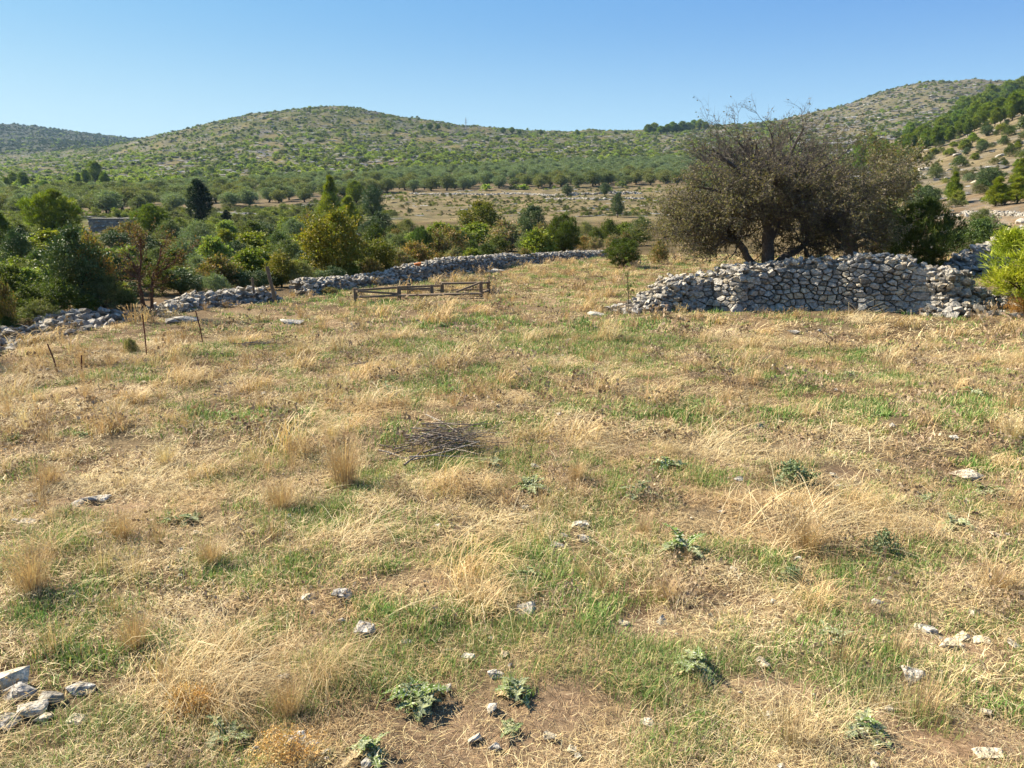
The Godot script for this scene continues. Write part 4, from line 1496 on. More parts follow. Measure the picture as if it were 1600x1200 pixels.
# ------------------------------------------------------------------ plants with a place of their own
func make_plants() -> void:
	var P := [
		["dark_oak", "dark_bush", 122, 482, 108, 122, "large dark round bush with browning crown behind the tumbled wall", "bush"],
		["rusty_shrub", "brown_bush", 150, 478, 80, 104, "reddish brown bush grown into the large dark bush", "bush"],
		["dark_oak", "dark_bush", 32, 428, 60, 66, "dark rounded bush at the left edge below the broad pine", "bush"],
		["pine", "pine_tree", 88, 378, 104, 78, "broad green pine standing left of the stone hut", "pine tree"],
		["pine", "pine_tree", 239, 372, 64, 52, "round bright green pine standing right of the stone hut", "pine tree"],
		["young_pine", "pine_tree", 2, 376, 56, 44, "low yellow green pine cut by the left edge", "pine tree"],
		["dark_conifer", "dark_conifer", 315, 358, 42, 76, "dark upright conifer towering over the olive grove at left", "conifer"],
		["dark_conifer", "dark_conifer", 355, 355, 18, 26, "small dark conifer right of the tall dark conifer", "conifer"],
		["young_pine", "pine_tree", 518, 345, 46, 66, "yellow green pine with pointed top above the thicket", "pine tree"],
		["young_pine", "pine_tree", 545, 352, 50, 44, "low bright pine in front of the dark oak", "pine tree"],
		["pine", "pine_tree", 556, 322, 34, 38, "small green pine left of the dark round oak", "pine tree"],
		["dark_oak", "dark_oak", 584, 342, 44, 50, "dark round oak at the edge of the dry terrace", "oak"],
		["green_oak", "yellow_green_oak", 522, 438, 118, 106, "large yellow green oak behind the long stone wall", "oak"],
		["green_oak", "yellow_green_oak", 440, 448, 60, 52, "low yellow green oak behind the leaning post", "oak"],
		["juniper", "juniper", 658, 412, 42, 58, "upright dark green juniper behind the middle of long wall", "juniper"],
		["green_oak", "green_oak", 752, 374, 82, 58, "wide green oak in the thicket below the dry terrace", "oak"],
		["dark_oak", "dark_oak", 832, 372, 52, 50, "dark oak between the wide green oak and the round bush", "oak"],
		["juniper", "juniper", 879, 398, 66, 62, "rounded deep green bush standing on the far wall end", "juniper"],
		["juniper", "juniper", 972, 418, 68, 46, "low spreading dark juniper at the far end of meadow", "juniper"],
		["rusty_shrub", "brown_bush", 1030, 412, 40, 34, "brown leafless looking bush right of the low juniper", "bush"],
		["dark_oak", "dark_oak", 965, 340, 24, 38, "small dark tree standing alone on the dry terrace", "tree"],
		["dark_oak", "dark_oak", 886, 306, 24, 18, "small dark bush on the terrace wall right of middle", "bush"],
		["dark_oak", "dark_oak", 945, 306, 22, 20, "small dark bush at the edge of olive grove", "bush"],
		["green_shrub", "green_shrub", 950, 384, 46, 40, "leafy green shrub behind the low spreading juniper", "shrub"],
		["bright_shrub", "green_shrub", 840, 405, 60, 44, "pale green shrub left of the rounded deep green bush", "shrub"],
		["rusty_shrub", "rusty_shrub", 700, 405, 80, 48, "reddish shrub leaning over the long stone wall", "shrub"],
		["rusty_shrub", "rusty_shrub", 790, 392, 80, 46, "russet shrub below the wide green oak", "shrub"],
		["juniper", "juniper", 1440, 432, 116, 122, "large dark green juniper between tree and collapsed stones", "juniper"],
		["juniper", "juniper", 1392, 420, 60, 96, "dark juniper touching the right side of leafy tree", "juniper"],
		["green_shrub", "green_shrub", 1530, 405, 110, 62, "wide olive green shrub behind the collapsed stones", "shrub"],
		["dark_oak", "dark_oak", 1445, 338, 60, 46, "brownish dark bush left of the small bright pine", "bush"],
		["young_pine", "pine_tree", 1488, 318, 38, 46, "small bright pine on the slope with pale path", "pine tree"],
		["young_pine", "pine_tree", 1556, 322, 46, 44, "bright young pine left of the pair on the slope", "pine tree"],
		["young_pine", "pine_tree", 1588, 318, 52, 40, "bright young pine nearest the right edge on slope", "pine tree"],
		["young_pine", "pine_tree", 1592, 288, 36, 38, "young pine higher up at the right edge", "pine tree"],
		["dark_oak", "dark_oak", 1540, 292, 40, 28, "dark rounded bush on slope above the young pines", "bush"],
		["grey_shrub", "low_shrub", 62, 508, 76, 40, "low brown green mound bush on the tumbled wall", "bush"],
		["green_shrub", "green_shrub", 20, 485, 100, 70, "green shrub filling the left edge behind tumbled wall", "shrub"],
		["rusty_shrub", "brown_bush", 8, 515, 50, 76, "rusty brown bush cut by the left edge", "bush"],
		["green_shrub", "green_shrub", 275, 440, 80, 48, "green shrub behind the almost leafless tree", "shrub"],
		["rusty_shrub", "rusty_shrub", 345, 452, 90, 52, "russet shrub behind the short stone wall", "shrub"],
		["bright_shrub", "green_shrub", 395, 440, 70, 50, "light green shrub left of the leaning post", "shrub"],
		["green_oak", "yellow_green_oak", 590, 432, 80, 58, "lower yellow green oak right of the large one", "oak"],
		["rusty_shrub", "brown_bush", 820, 412, 34, 24, "small rusty bush growing against the far wall", "bush"],
		["rusty_shrub", "brown_bush", 515, 460, 34, 12, "low reddish bramble between pen and long wall", "bush"],
		["dry_bush", "dry_plant", 1402, 484, 34, 48, "tall dry brown plant standing against the high wall", "plant"],
		["dry_bush", "dry_plant", 1592, 496, 60, 42, "dry yellow brown stalks at the right edge", "plant"],
		["grey_shrub", "sapling", 205, 553, 30, 26, "small grey green shrub left of the middle stake", "shrub"]]
	for p in P:
		plant(p[0], p[1], p[2], p[3], p[4], p[5], p[6], p[7])
	# the bright pine cut by the right edge, nearest of all
	plant("vivid_pine", "bright_pine", 1606, 494, 170, 146, "vivid yellow green young pine cut by the right edge", "pine tree")
	# out of frame at the left: the bush whose shade falls into the lower left of the meadow's edge
	plant("dark_oak", "dark_bush", -75, 575, 110, 110, "dark bush beyond the left edge shading the meadow", "bush")

# landmarks that a reader can find, in photograph pixels
const MARKS := [["stone hut", 172, 350], ["broad green pine", 88, 345], ["round bright pine", 239, 348], ["dark upright conifer", 315, 325], ["large dark bush", 122, 430], ["leafless reddish tree", 233, 430], ["leaning wooden post", 425, 430], ["large yellow green oak", 522, 390], ["pointed pine", 518, 315], ["dark round oak", 584, 320], ["upright dark juniper", 658, 385], ["wide green oak", 752, 350], ["rounded deep green bush", 879, 370], ["low spreading juniper", 972, 398], ["lone dark terrace tree", 965, 322], ["small bright slope pine", 1488, 298], ["pair of young pines", 1572, 300], ["large right juniper", 1440, 370], ["leafy olive brown tree", 1350, 300], ["bright pine at right edge", 1590, 430]]
const NTH := ["nearest", "second", "third", "fourth", "fifth", "sixth", "seventh", "eighth", "ninth", "tenth", "eleventh", "twelfth", "thirteenth", "fourteenth", "fifteenth", "sixteenth", "seventeenth", "eighteenth", "nineteenth", "twentieth"]

# list: [node, kind in words, pixel]; each is named by the landmark nearest to it and its turn in that direction
func label_by_marks(list: Array) -> void:
	var sets := {}
	for e in list:
		var best := 1e9
		var mark = MARKS[0]
		for m in MARKS:
			var d: float = absf(m[1] - e[2].x) + 1.6 * absf(m[2] - e[2].y)
			if d < best:
				best = d
				mark = m
		var dx: float = e[2].x - mark[1]
		var dy: float = (e[2].y - mark[2]) * 1.6
		var side := ("right of" if dx > 0 else "left of") if absf(dx) > absf(dy) else ("below" if dy > 0 else "above")
		var key: String = e[1] + "|" + side + " the " + mark[0]
		if not sets.has(key): sets[key] = []
		sets[key].append([best, e[0], e[1], side + " the " + mark[0]])
	for key in sets:
		var l: Array = sets[key]
		l.sort_custom(func(a, b): return a[0] < b[0])
		for k in l.size():
			l[k][1].set_meta("label", "%s %s %s" % [NTH[mini(k, 19)], l[k][2], l[k][3]] if l.size() > 1 else "%s %s" % ["single " + l[k][2], l[k][3]])

func make_thicket() -> void:
	var named := []
	var kinds := [["green_shrub", "thicket_shrub", "green shrub in the thicket between stone walls and olive grove"], ["grey_shrub", "grey_thicket_shrub", "grey green shrub in the thicket below the olive grove"], ["rusty_shrub", "rusty_thicket_shrub", "rust tinted shrub in the thicket behind the stone walls"], ["bright_shrub", "light_thicket_shrub", "light green shrub in the thicket behind the stone walls"], ["dark_oak", "dark_thicket_bush", "dark evergreen bush in the thicket behind the stone walls"]]
	var made := 0
	var tries := 0
	var taken := []
	while made < 250 and tries < 9000:
		tries += 1
		var px := rr(-60, 1010)
		var top := interp(px, [[-60, 376], [250, 372], [480, 364], [580, 364], [640, 366], [1010, 372]])
		var low := interp(px, FIELD_EDGE) - 9.0
		var py := lerpf(top, low, pow(rng.randf(), 0.8))
		var sz := lerpf(20.0, 46.0, clampf((py - 340.0) / 110.0, 0, 1)) * rr(0.55, 1.3)
		var ok := true
		for q in taken:
			if absf(q.x - px) < (q.z + sz) * 0.33 and absf(q.y - py) < (q.z + sz) * 0.13:
				ok = false
				break
		if not ok: continue
		if px > 120 and px < 222 and py > 345 and py < 379: continue
		if px > 940 and py > 395: continue
		taken.append(Vector3(px, py, sz))
		var r := rng.randf()
		var rust := 0.10 + 0.28 * smoothstep(560.0, 660.0, px) * smoothstep(360.0, 385.0, py)
		var k := 2 if r < rust else (0 if r < rust + 0.28 else (1 if r < rust + 0.52 else (3 if r < rust + 0.70 else 4)))
		var th := plant(kinds[k][0], kinds[k][1], px, py, sz * rr(1.2, 1.8), sz * rr(0.75, 1.1), kinds[k][2], "shrub", kinds[k][1].replace("_", " ") + " plants")
		named.append([th, ["green thicket shrub", "grey green thicket shrub", "russet thicket shrub", "light green thicket shrub", "dark thicket bush"][k], Vector2(px, py - sz * 0.4)])
		made += 1
	# shrubs of the stony slope at right
	made = 0
	tries = 0
	taken = []
	while made < 110 and tries < 5000:
		tries += 1
		var px := rr(1370, 1680)
		var top := interp(px, [[1370, 262], [1450, 228], [1530, 205], [1600, 175], [1680, 140]])
		var py := lerpf(top, 395.0, rng.randf())
		var sz := lerpf(11.0, 30.0, clampf((py - 180.0) / 200.0, 0, 1)) * rr(0.6, 1.35)
		var ok := true
		for q in taken:
			if absf(q.x - px) < (q.z + sz) * 0.5 and absf(q.y - py) < (q.z + sz) * 0.28:
				ok = false
				break
		# the pale open path stays clear
		var path := interp(px, [[1370, 352], [1440, 350], [1520, 336], [1600, 345], [1680, 350]])
		if absf(py - path) < 16 or not ok: continue
		taken.append(Vector3(px, py, sz))
		var r := rng.randf()
		var key: String = "bright_shrub" if r < 0.2 else "green_shrub" if r < 0.42 else ("grey_shrub" if r < 0.6 else ("dark_oak" if r < 0.85 else "young_pine"))
		var th := plant(key, "slope_shrub", px, py, sz * rr(1.1, 1.6), sz * rr(0.7, 1.0), "shrub scattered over the stony slope at right", "shrub", "shrubs on the stony slope")
		named.append([th, {"green_shrub": "green slope shrub", "bright_shrub": "light green slope shrub", "grey_shrub": "grey green slope shrub", "dark_oak": "dark slope bush", "young_pine": "small slope pine"}[key], Vector2(px, py - sz * 0.4)])
		made += 1
	label_by_marks(named)
	# pines along the right ridge
	made = 0
	tries = 0
	taken = []
	while made < 110 and tries < 6000:
		tries += 1
		var px := rr(1335, 1720)
		var mid := interp(px, [[1335, 258], [1400, 240], [1450, 222], [1500, 205], [1550, 186], [1600, 170], [1720, 122]])
		var py := mid + rr(-14, 14)
		var ok := true
		for q in taken:
			if absf(q.x - px) < 9 and absf(q.y - py) < 4:
				ok = false
				break
		if not ok: continue
		taken.append(Vector3(px, py, 0))
		var sz := lerpf(22.0, 40.0, clampf((px - 1335.0) / 270.0, 0, 1)) * rr(0.55, 1.2)
		plant("tall_pine", "ridge_pine", px, py, sz * rr(0.65, 0.95), sz, "green pine in the wood along the right hand ridge", "pine tree", "pines along the right hand ridge")
		made += 1
	# pines in the far left valley and single trees on the skylines
	for q in [[135, 290, 16, 24], [150, 287, 26, 34], [165, 292, 18, 22], [22, 292, 16, 22], [38, 294, 20, 24], [12, 298, 14, 20], [70, 296, 16, 14], [92, 300, 18, 16], [122, 288, 12, 18]]:
		plant("tall_pine", "valley_pine", q[0], q[1], q[2], q[3], "pine in the hazy valley at far left", "pine tree", "pines in the far left valley")
	for px in [658, 672, 684, 786, 800, 811, 845, 902, 1012, 1022, 1032, 1042, 1050, 1058, 1066, 1075, 1084, 1093, 1102, 1037, 1064]:
		var py := 196.0
		while ground_at(px, py).length() > 890 and py < 240: py += 1.0
		var sz: float = rr(7, 11) if px < 1005 else rr(10, 18)
		plant("tall_pine", "skyline_pine", px, py + 7, sz * 1.1, sz, "pine standing on the skyline of the middle ridge", "pine tree", "pines on the middle skyline")
	# the olive grove
	var cand := []
	for i in 190:
		for j in 60:
			var x := -190.0 + i * 1.0 * 6.2
			var z := -118.0 - j * 5.4
			x += rr(-2.4, 2.4)
			z += rr(-2.0, 2.0)
			if x > 110: continue
			var p := G(x, z)
			var px := to_px(p)
			if px.x < -60 or not grove(px): continue
			if rng.randf() < 0.06: continue
			cand.append(p)
	cand.sort_custom(func(a, b): return a.length() < b.length())
	var n := 0
	var rest := [[], [], [], []]
	var restc := [[], [], [], []]
	for p in cand:
		var s := rr(0.8, 1.2)
		if n < 300:
			grow("olive", "olive_tree", p, 4.8 * s, 3.0 * s * rr(0.9, 1.1), "grey green olive tree in the grove across the valley", "olive tree", "olive trees of the grove")
		else:
			var v := n % 4
			rest[v].append(Transform3D(Basis(Vector3.UP, rr(0, TAU)).scaled(Vector3(1.15, 0.8, 1.15) * s), p))
			restc[v].append(Color.WHITE)
		n += 1
	if rest[0].size() > 0:
		var root := Node3D.new()
		root.name = "far_olive_trees"
		add_child(root)
		tag(root, "farther rows of olive trees at the back of the grove", "olive trees")
		root.set_meta("kind", "stuff")
		for v in 4:
			copies("crowns", protos["olive"].v[v][0], M.leaf, rest[v], restc[v], root)
			copies("trunks", protos["olive"].v[v][1], M.bark, rest[v], restc[v], root)
	print("olives ", cand.size())

# ------------------------------------------------------------------ the hills' cover
func make_hill_cover() -> void:
	var root := Node3D.new()
	root.name = "hill_scrub"
	add_child(root)
	tag(root, "low scrub covering the hills and ridges in the distance", "scrub")
	root.set_meta("kind", "stuff")
	var meshes := []
	for k in 5:
		meshes.append(crown_mesh({"w": 2.0, "h": 1.5, "base": 0.05, "lobes": 6, "lobe": 0.5, "shape": "flat", "clumps": 44, "per": 3, "cr": 0.3, "L": 0.55, "W": 0.3, "cols": [Color(1, 1, 1), Color(0.8, 0.85, 0.8), Color(1.2, 1.12, 0.95)]}))
	for k in 3:
		meshes.append(crown_mesh({"w": 2.0, "h": 1.5, "base": 0.05, "lobes": 8, "lobe": 0.42, "shape": "flat", "clumps": 260, "per": 5, "cr": 0.16, "L": 0.13, "W": 0.06, "sprigs": 25, "cols": [Color(1, 1, 1), Color(0.8, 0.85, 0.8), Color(1.2, 1.12, 0.95)]}))
	var xf := [[], [], [], [], [], [], [], []]
	var cl := [[], [], [], [], [], [], [], []]
	var rocks := Node3D.new()
	rocks.name = "hill_rocks"
	add_child(rocks)
	tag(rocks, "grey limestone ledges and boulders scattered over the hills", "rocks")
	rocks.set_meta("kind", "stuff")
	var xr := [[], [], [], [], []]
	var cr := [[], [], [], [], []]
	for q in 220000:
		var az := rr(-0.78, 0.78)
		var r := 70.0 * exp(pow(rng.randf(), 0.75) * log(2300.0 / 70.0))
		var x := r * sin(az)
		var z := -r * cos(az)
		var p := G(x, z)
		var px := to_px(p)
		if px.y > (372.0 if px.x < 560 else 338.0) and px.x < 1380: continue
		if grove(px): continue
		if px.x > 122 and px.x < 222 and px.y > 340 and px.y < 385: continue
		if terrace(px) and rng.randf() < 0.45: continue
		var h1 := nz.get_noise_2d(x * 3.0, z * 3.0)
		var h2 := nz2.get_noise_2d(x * 9.0 + 70, z * 9.0)
		var right := px.x > 1250
		var slope := px.x > 1370 and r < 330
		if slope and rng.randf() < 0.93: continue
		var far := smoothstep(900.0, 1300.0, r)
		if rng.randf() < (0.26 + (0.16 if right else 0.0)) * (1 - far * 0.7) and h2 > -0.2 and not (terrace(px) and rng.randf() < 0.75):
			var v := rng.randi() % 5
			var s := rr(0.6, 2.4) * (1.0 if r < 300 else 1.5)
			if r < 200: s *= 0.6
			var b := Basis(Vector3.UP, rr(0, TAU)).scaled(Vector3(s * rr(1.2, 2.6), s * 0.5, s * rr(1.0, 1.6)))
			xr[v].append(Transform3D(b, p - Vector3(0, 0.05 * s, 0)))
			var k := rr(0.29, 0.43)
			cr[v].append(Color(k, k * 0.985, k * 0.955))
			continue
		var dens := 0.75 + h1 * 1.7 + far * 0.7 - clampf(h2, 0, 1) * 0.8 + nz2.get_noise_2d(x * 25.0, z * 25.0) * 0.9
		if right and r > 330: dens -= 0.3
		if rng.randf() > dens: continue
		var s := (rr(0.3, 0.7) if rng.randf() < 0.82 else rr(0.7, 1.4)) * (1.0 if r < 300 else 1.1) * (1.0 + far * 0.8)
		if terrace(px): s *= rr(0.22, 0.5)
		elif r < 170: s *= 0.75
		var c: Color
		var bright := 0.34 + clampf(nz.get_noise_2d(x * 6.0 + 900, z * 6.0) * 1.5, -0.2, 0.6)
		if px.y < 200 or right: bright *= 0.4
		if px.x < 260 and px.y > 240: bright += 0.3
		var t := rng.randf()
		if t < bright: c = Color(0.29, 0.335, 0.08)
		elif t < bright + 0.2: c = Color(0.095, 0.115, 0.048)
		elif t < bright + 0.62: c = Color(0.175, 0.20, 0.08)
		else: c = Color(0.19, 0.195, 0.09)
		if far > 0.3 and t > bright * 0.3: c = Color(0.07, 0.085, 0.045)
		c = shade_of(c, 0.25, 0.08)
		var v := rng.randi() % 5 if r > 190.0 else 5 + rng.randi() % 3
		if r < 190.0: c = Color(c.r * 0.7, c.g * 0.66, c.b * 0.75)
		xf[v].append(Transform3D(Basis(Vector3.UP, rr(0, TAU)).scaled(Vector3(s * rr(0.9, 1.5), s * rr(0.55, 1.0), s * rr(0.9, 1.5))), p - Vector3(0, 0.1, 0)))
		cl[v].append(c)
	for v in 8:
		copies("scrub", meshes[v], M.leaf, xf[v], cl[v], root)
	for v in 5:
		copies("rocks", hull_meshes[v], M.rock, xr[v], cr[v], rocks)

func make_terraces() -> void:
	# low stone walls holding the terraces, far off
	var lines := [
		["grey terrace wall along the lower edge of olive grove", [[640, 303, 300], [700, 304, 300], [800, 303, 299], [900, 305, 300], [1000, 303, 298]]],
		["broken pale terrace wall right below the olive grove", [[850, 312, 308], [930, 313, 309], [1010, 311, 307]]],
		["pale terrace wall at the foot of the left grove", [[300, 372, 364], [330, 371, 362], [365, 370, 363]]],
		["stone edge beside the path on the right slope", [[1408, 345, 337], [1450, 342, 334], [1490, 341, 335]]],
		["stone steps of the right slope below young pines", [[1500, 335, 328], [1550, 336, 328], [1610, 338, 330]]],
		["long pale stone edge on the right slope", [[1470, 372, 366], [1530, 368, 361], [1610, 366, 358]]]]
	for l in lines:
		var pts: Array = l[1]
		var p0 := ground_at(pts[0][0], pts[0][1])
		var sz := clampf(dist(p0) * 0.0035, 0.25, 0.6)
		stone_wall("terrace_wall", l[0], pts, sz * 2.2, sz, 60, 0.25)
	# boulders and ledges on the right slope
	var named := []
	var n := 0
	for q in 110:
		var px := rr(1375, 1640)
		var py := lerpf(interp(px, [[1375, 270], [1500, 225], [1640, 170]]), 392.0, rng.randf())
		var p := ground_at(px, py)
		var s := rr(5, 15) * mpp(p)
		if rng.randf() < 0.15: s *= 1.8
		var o := part("boulder", hull_meshes[rng.randi() % 16], M.stone[tone()], self)
		o.transform = Transform3D(stone_basis(s, 0.3) , p + Vector3(0, s * 0.05, 0))
		tag(o, "grey limestone boulder lying on the stony slope at right", "boulder", "boulders on the stony slope")
		named.append([o, ("large " if s > 13 * mpp(p) else "") + "grey slope boulder", Vector2(px, py)])
	label_by_marks(named)

func box_into(g: Geo, c: Vector3, s: Vector3, b := Basis()) -> void:
	var h := s * 0.5
	var p := []
	for k in 8:
		p.append(c + b * Vector3(h.x * (1 if k & 1 else -1), h.y * (1 if k & 2 else -1), h.z * (1 if k & 4 else -1)))
	for f in [[0, 2, 3, 1], [4, 5, 7, 6], [0, 1, 5, 4], [2, 6, 7, 3], [0, 4, 6, 2], [1, 3, 7, 5]]:
		g.quad(p[f[0]], p[f[1]], p[f[2]], p[f[3]], Color.WHITE)

func make_mast() -> void:
	var p := ground_at(728, 201)
	var k := mpp(p)
	var t := thing("radio_mast", "thin mast standing on the skyline right of the main hilltop", "mast", p)
	var h := 17.0 * k
	var g := Geo.new()
	g.tube([Vector3(0, -0.5, 0), Vector3(0, h * 0.5, 0), Vector3(0, h, 0)], [0.45, 0.3, 0.15], 6, Color(0.5, 0.5, 0.5))
	part("pole", g.mesh(), M.bark, t)
	for y in [0.55, 0.75]:
		g = Geo.new()
		g.tube([Vector3(-h * 0.13, h * y, 0), Vector3(h * 0.13, h * y, 0)], [0.15, 0.15], 5, Color(0.5, 0.5, 0.5))
		part("crossarm", g.mesh(), M.bark, t)

func make_hut() -> void:
	var p := ground_at(172, 364)
	var k := mpp(p)
	var w := 58.0 * k
	var h := 21.0 * k
	var t := thing("stone_hut", "low grey stone hut half hidden between two pines", "hut", p, 0.15)
	for s in [[Vector3(0, h * 0.5, 0), Vector3(w, h, 0.4)], [Vector3(0, h * 0.5, -2.6), Vector3(w, h, 0.4)], [Vector3(-w * 0.5 + 0.2, h * 0.5, -1.3), Vector3(0.4, h * 0.98, 2.19)], [Vector3(w * 0.5 - 0.2, h * 0.5, -1.3), Vector3(0.4, h * 0.98, 2.19)]]:
		var g := Geo.new()
		box_into(g, s[0], s[1])
		part("wall", g.mesh(), M.stone[1], t)
	var g := Geo.new()
	box_into(g, Vector3(0, h + 0.045, -1.3), Vector3(w + 0.2, 0.08, 3.2))
	part("roof", g.mesh(), M.stone[1], t)
	# stones showing on the front
	for i in 40:
		var o := part("stone", hull_meshes[i % 16], M.stone[[3, 1, 0, 2][i % 4]], t)
		o.transform = Transform3D(stone_basis(rr(0.25, 0.5), 0.3), Vector3(rr(-0.46, 0.46) * w, rr(0.1, 0.9) * h, 0.16))

# ------------------------------------------------------------------ things in the meadow
func beam(parent: Node, called: String, a: Vector3, b: Vector3, wide: float, deep: float) -> void:
	var d := (b - a)
	var L := d.length()
	var y := d / L
	var x := Vector3.UP.cross(y) if absf(y.y) < 0.9 else Vector3.RIGHT.cross(y)
	x = x.normalized()
	var z := x.cross(y).normalized()
	var g := Geo.new()
	# chamfered plank
	var ch := 0.008
	var ring := [Vector2(-deep / 2 + ch, -wide / 2), Vector2(deep / 2 - ch, -wide / 2), Vector2(deep / 2, -wide / 2 + ch), Vector2(deep / 2, wide / 2 - ch), Vector2(deep / 2 - ch, wide / 2), Vector2(-deep / 2 + ch, wide / 2), Vector2(-deep / 2, wide / 2 - ch), Vector2(-deep / 2, -wide / 2 + ch)]
	for i in 8:
		var p: Vector2 = ring[i]
		var q: Vector2 = ring[(i + 1) % 8]
		g.quad(Vector3(p.x, 0, p.y), Vector3(q.x, 0, q.y), Vector3(q.x, L, q.y), Vector3(p.x, L, p.y), Color.WHITE)
	for i in range(1, 7):
		for yy in [0.0, L]:
			g.tri(Vector3(ring[0].x, yy, ring[0].y), Vector3(ring[i].x, yy, ring[i].y), Vector3(ring[i + 1].x, yy, ring[i + 1].y), Color.WHITE)
	var o := part(called, g.mesh(), M.wood, parent)
	o.transform = Transform3D(Basis(x, y, z), a)

func make_pen() -> void:
	var origin := ground_at(655, 464)
	var t := thing("wooden_pen", "low broken pen of weathered planks and posts in the meadow", "pen", origin)
	# a place: pixel, the foot's pixel row, and height above the foot by pixel row
	var at := func(px: float, foot: float, y: float) -> Vector3:
		var p := ground_at(px, foot)
		return p + Vector3(0, (foot - y) * mpp(p), 0) - origin
	var posts := [[556, 473, 450], [624, 468, 447], [639, 459, 443], [675, 462, 445], [691, 459, 441], [751.5, 464, 440], [763, 457, 438]]
	for p in posts:
		beam(t, "post", at.call(p[0], p[1], p[1] + 4), at.call(p[0], p[1], p[2]), 0.085, 0.075)
	var rails := [
		[[557, 472, 453.5], [624, 467, 449], 0.05], [[558, 474, 455], [622, 469.5, 459], 0.05],
		[[624, 466, 448.5], [691, 458, 446.5], 0.05], [[626, 466, 452], [677, 461, 450.5], 0.05],
		[[690, 460, 443], [753, 462, 441.8], 0.085], [[752, 462, 442.5], [764, 456, 441.5], 0.06],
		[[713, 465, 456], [752, 466, 441], 0.07], [[640, 457.5, 454], [764, 455.5, 452.5], 0.05], [[753, 463, 457], [764, 456, 453], 0.06]]
	for r in rails:
		beam(t, "rail", at.call(r[0][0], r[0][1], r[0][2]), at.call(r[1][0], r[1][1], r[1][2]), 0.045, r[2] * 1.45)
	var boards := [[[558, 473.5, 464], [625, 469.5, 461.5]], [[627, 469.5, 461.5], [690, 467, 460]], [[692, 467, 459.5], [751, 465.5, 458.5]]]
	for b in boards:
		beam(t, "board", at.call(b[0][0], b[0][1], b[0][2]), at.call(b[1][0], b[1][1], b[1][2]), 0.035, 0.20)

func stick_mesh(L: float, r: float, bend: float, kinks: int, col: Color) -> ArrayMesh:
	var g := Geo.new()
	var pts := []
	var rad := []
	var p := Vector3(-L * 0.5, 0, 0)
	var d := Vector3(1, 0, 0)
	for k in kinks + 1:
		pts.append(p)
		rad.append(lerpf(r, r * 0.45, float(k) / kinks))
		d = (d + Vector3(0, rr(-bend, bend), rr(-bend, bend))).normalized()
		p += d * L / kinks
	g.tube(pts, rad, 6, col)
	return g.mesh()

func brush_pile(called: String, label: String, px: float, py: float, wpx: float, hpx: float, n: int, thick: float, turn: float) -> void:
	var c := ground_at(px, py)
	var k := mpp(c)
	var w := wpx * k
	var h := hpx * k
	var t := thing(called, label, "brush pile", c)
	var ms := []
	for j in 12:
		var tonec: Color = mix_of([Color(0.36, 0.31, 0.27), Color(0.46, 0.40, 0.34), Color(0.26, 0.21, 0.18), Color(0.58, 0.50, 0.42)])
		ms.append(stick_mesh(1.0, thick / w * rr(0.6, 1.3), 0.12, 6, tonec))
	for j in n:
		var f := rng.randf()
		var L := w * rr(0.25, 0.75) * (0.75 if j < n * 0.6 else 1.0)
		var x := rng.randfn(0, 0.2) * w
		var z := rng.randfn(0, 0.16) * w
		var y := H(c.x + x, c.z + z) - c.y + 0.02 + f * h * exp(-(x * x + z * z) / (w * w * 0.09)) * 0.8
		var o := part("stick", ms[rng.randi() % 12], M.stick, t)
		o.transform = Transform3D(Basis(Vector3.UP, turn + rng.randfn(0, 0.55)) * Basis(Vector3(0, 0, 1), rng.randfn(0, 0.10)) * Basis(Vector3.RIGHT, rr(0, TAU)).scaled(Vector3(1, 1, 1)), Vector3(x, y, z))
		o.scale = Vector3.ONE * L

func make_stakes() -> void:
	for s in [[92, 585, 76, 538, "leaning rusty iron stake nearest the left edge"], [229, 556, 226, 492, "thin upright iron stake in front of the leafless tree"], [319, 542, 308, 486, "slightly leaning thin iron stake right of the leafless tree"], [126, 578, 126, 556, "short thin iron stake right of the leaning rusty stake"]]:
		var p := ground_at(s[0], s[1])
		var k := mpp(p)
		var o := Geo.new()
		var top := Vector3((s[2] - s[0]) * k, (s[1] - s[3]) * k, -0.06)
		o.tube([Vector3(0, -0.08, 0), top * 0.5 + Vector3(0.006, 0, 0), top], [0.010, 0.0095, 0.009], 7, Color.WHITE)
		var m := part("iron_stake", o.mesh(), M.rust, self)
		m.position = p
		tag(m, s[4], "stake")
	for s in [[432, 473, 421, 417, 0.045, "leaning grey wooden post at the end of short wall"], [399, 474, 397, 434, 0.03, "thin grey wooden post among stones of short wall"]]:
		var p := ground_at(s[0], s[1])
		var k := mpp(p)
		var t := thing("wooden_post", s[5], "post", p)
		beam(t, "post", Vector3(0, -0.1, 0), Vector3((s[2] - s[0]) * k, (s[1] - s[3]) * k, 0), s[4] * 1.5, s[4] * 1.3)

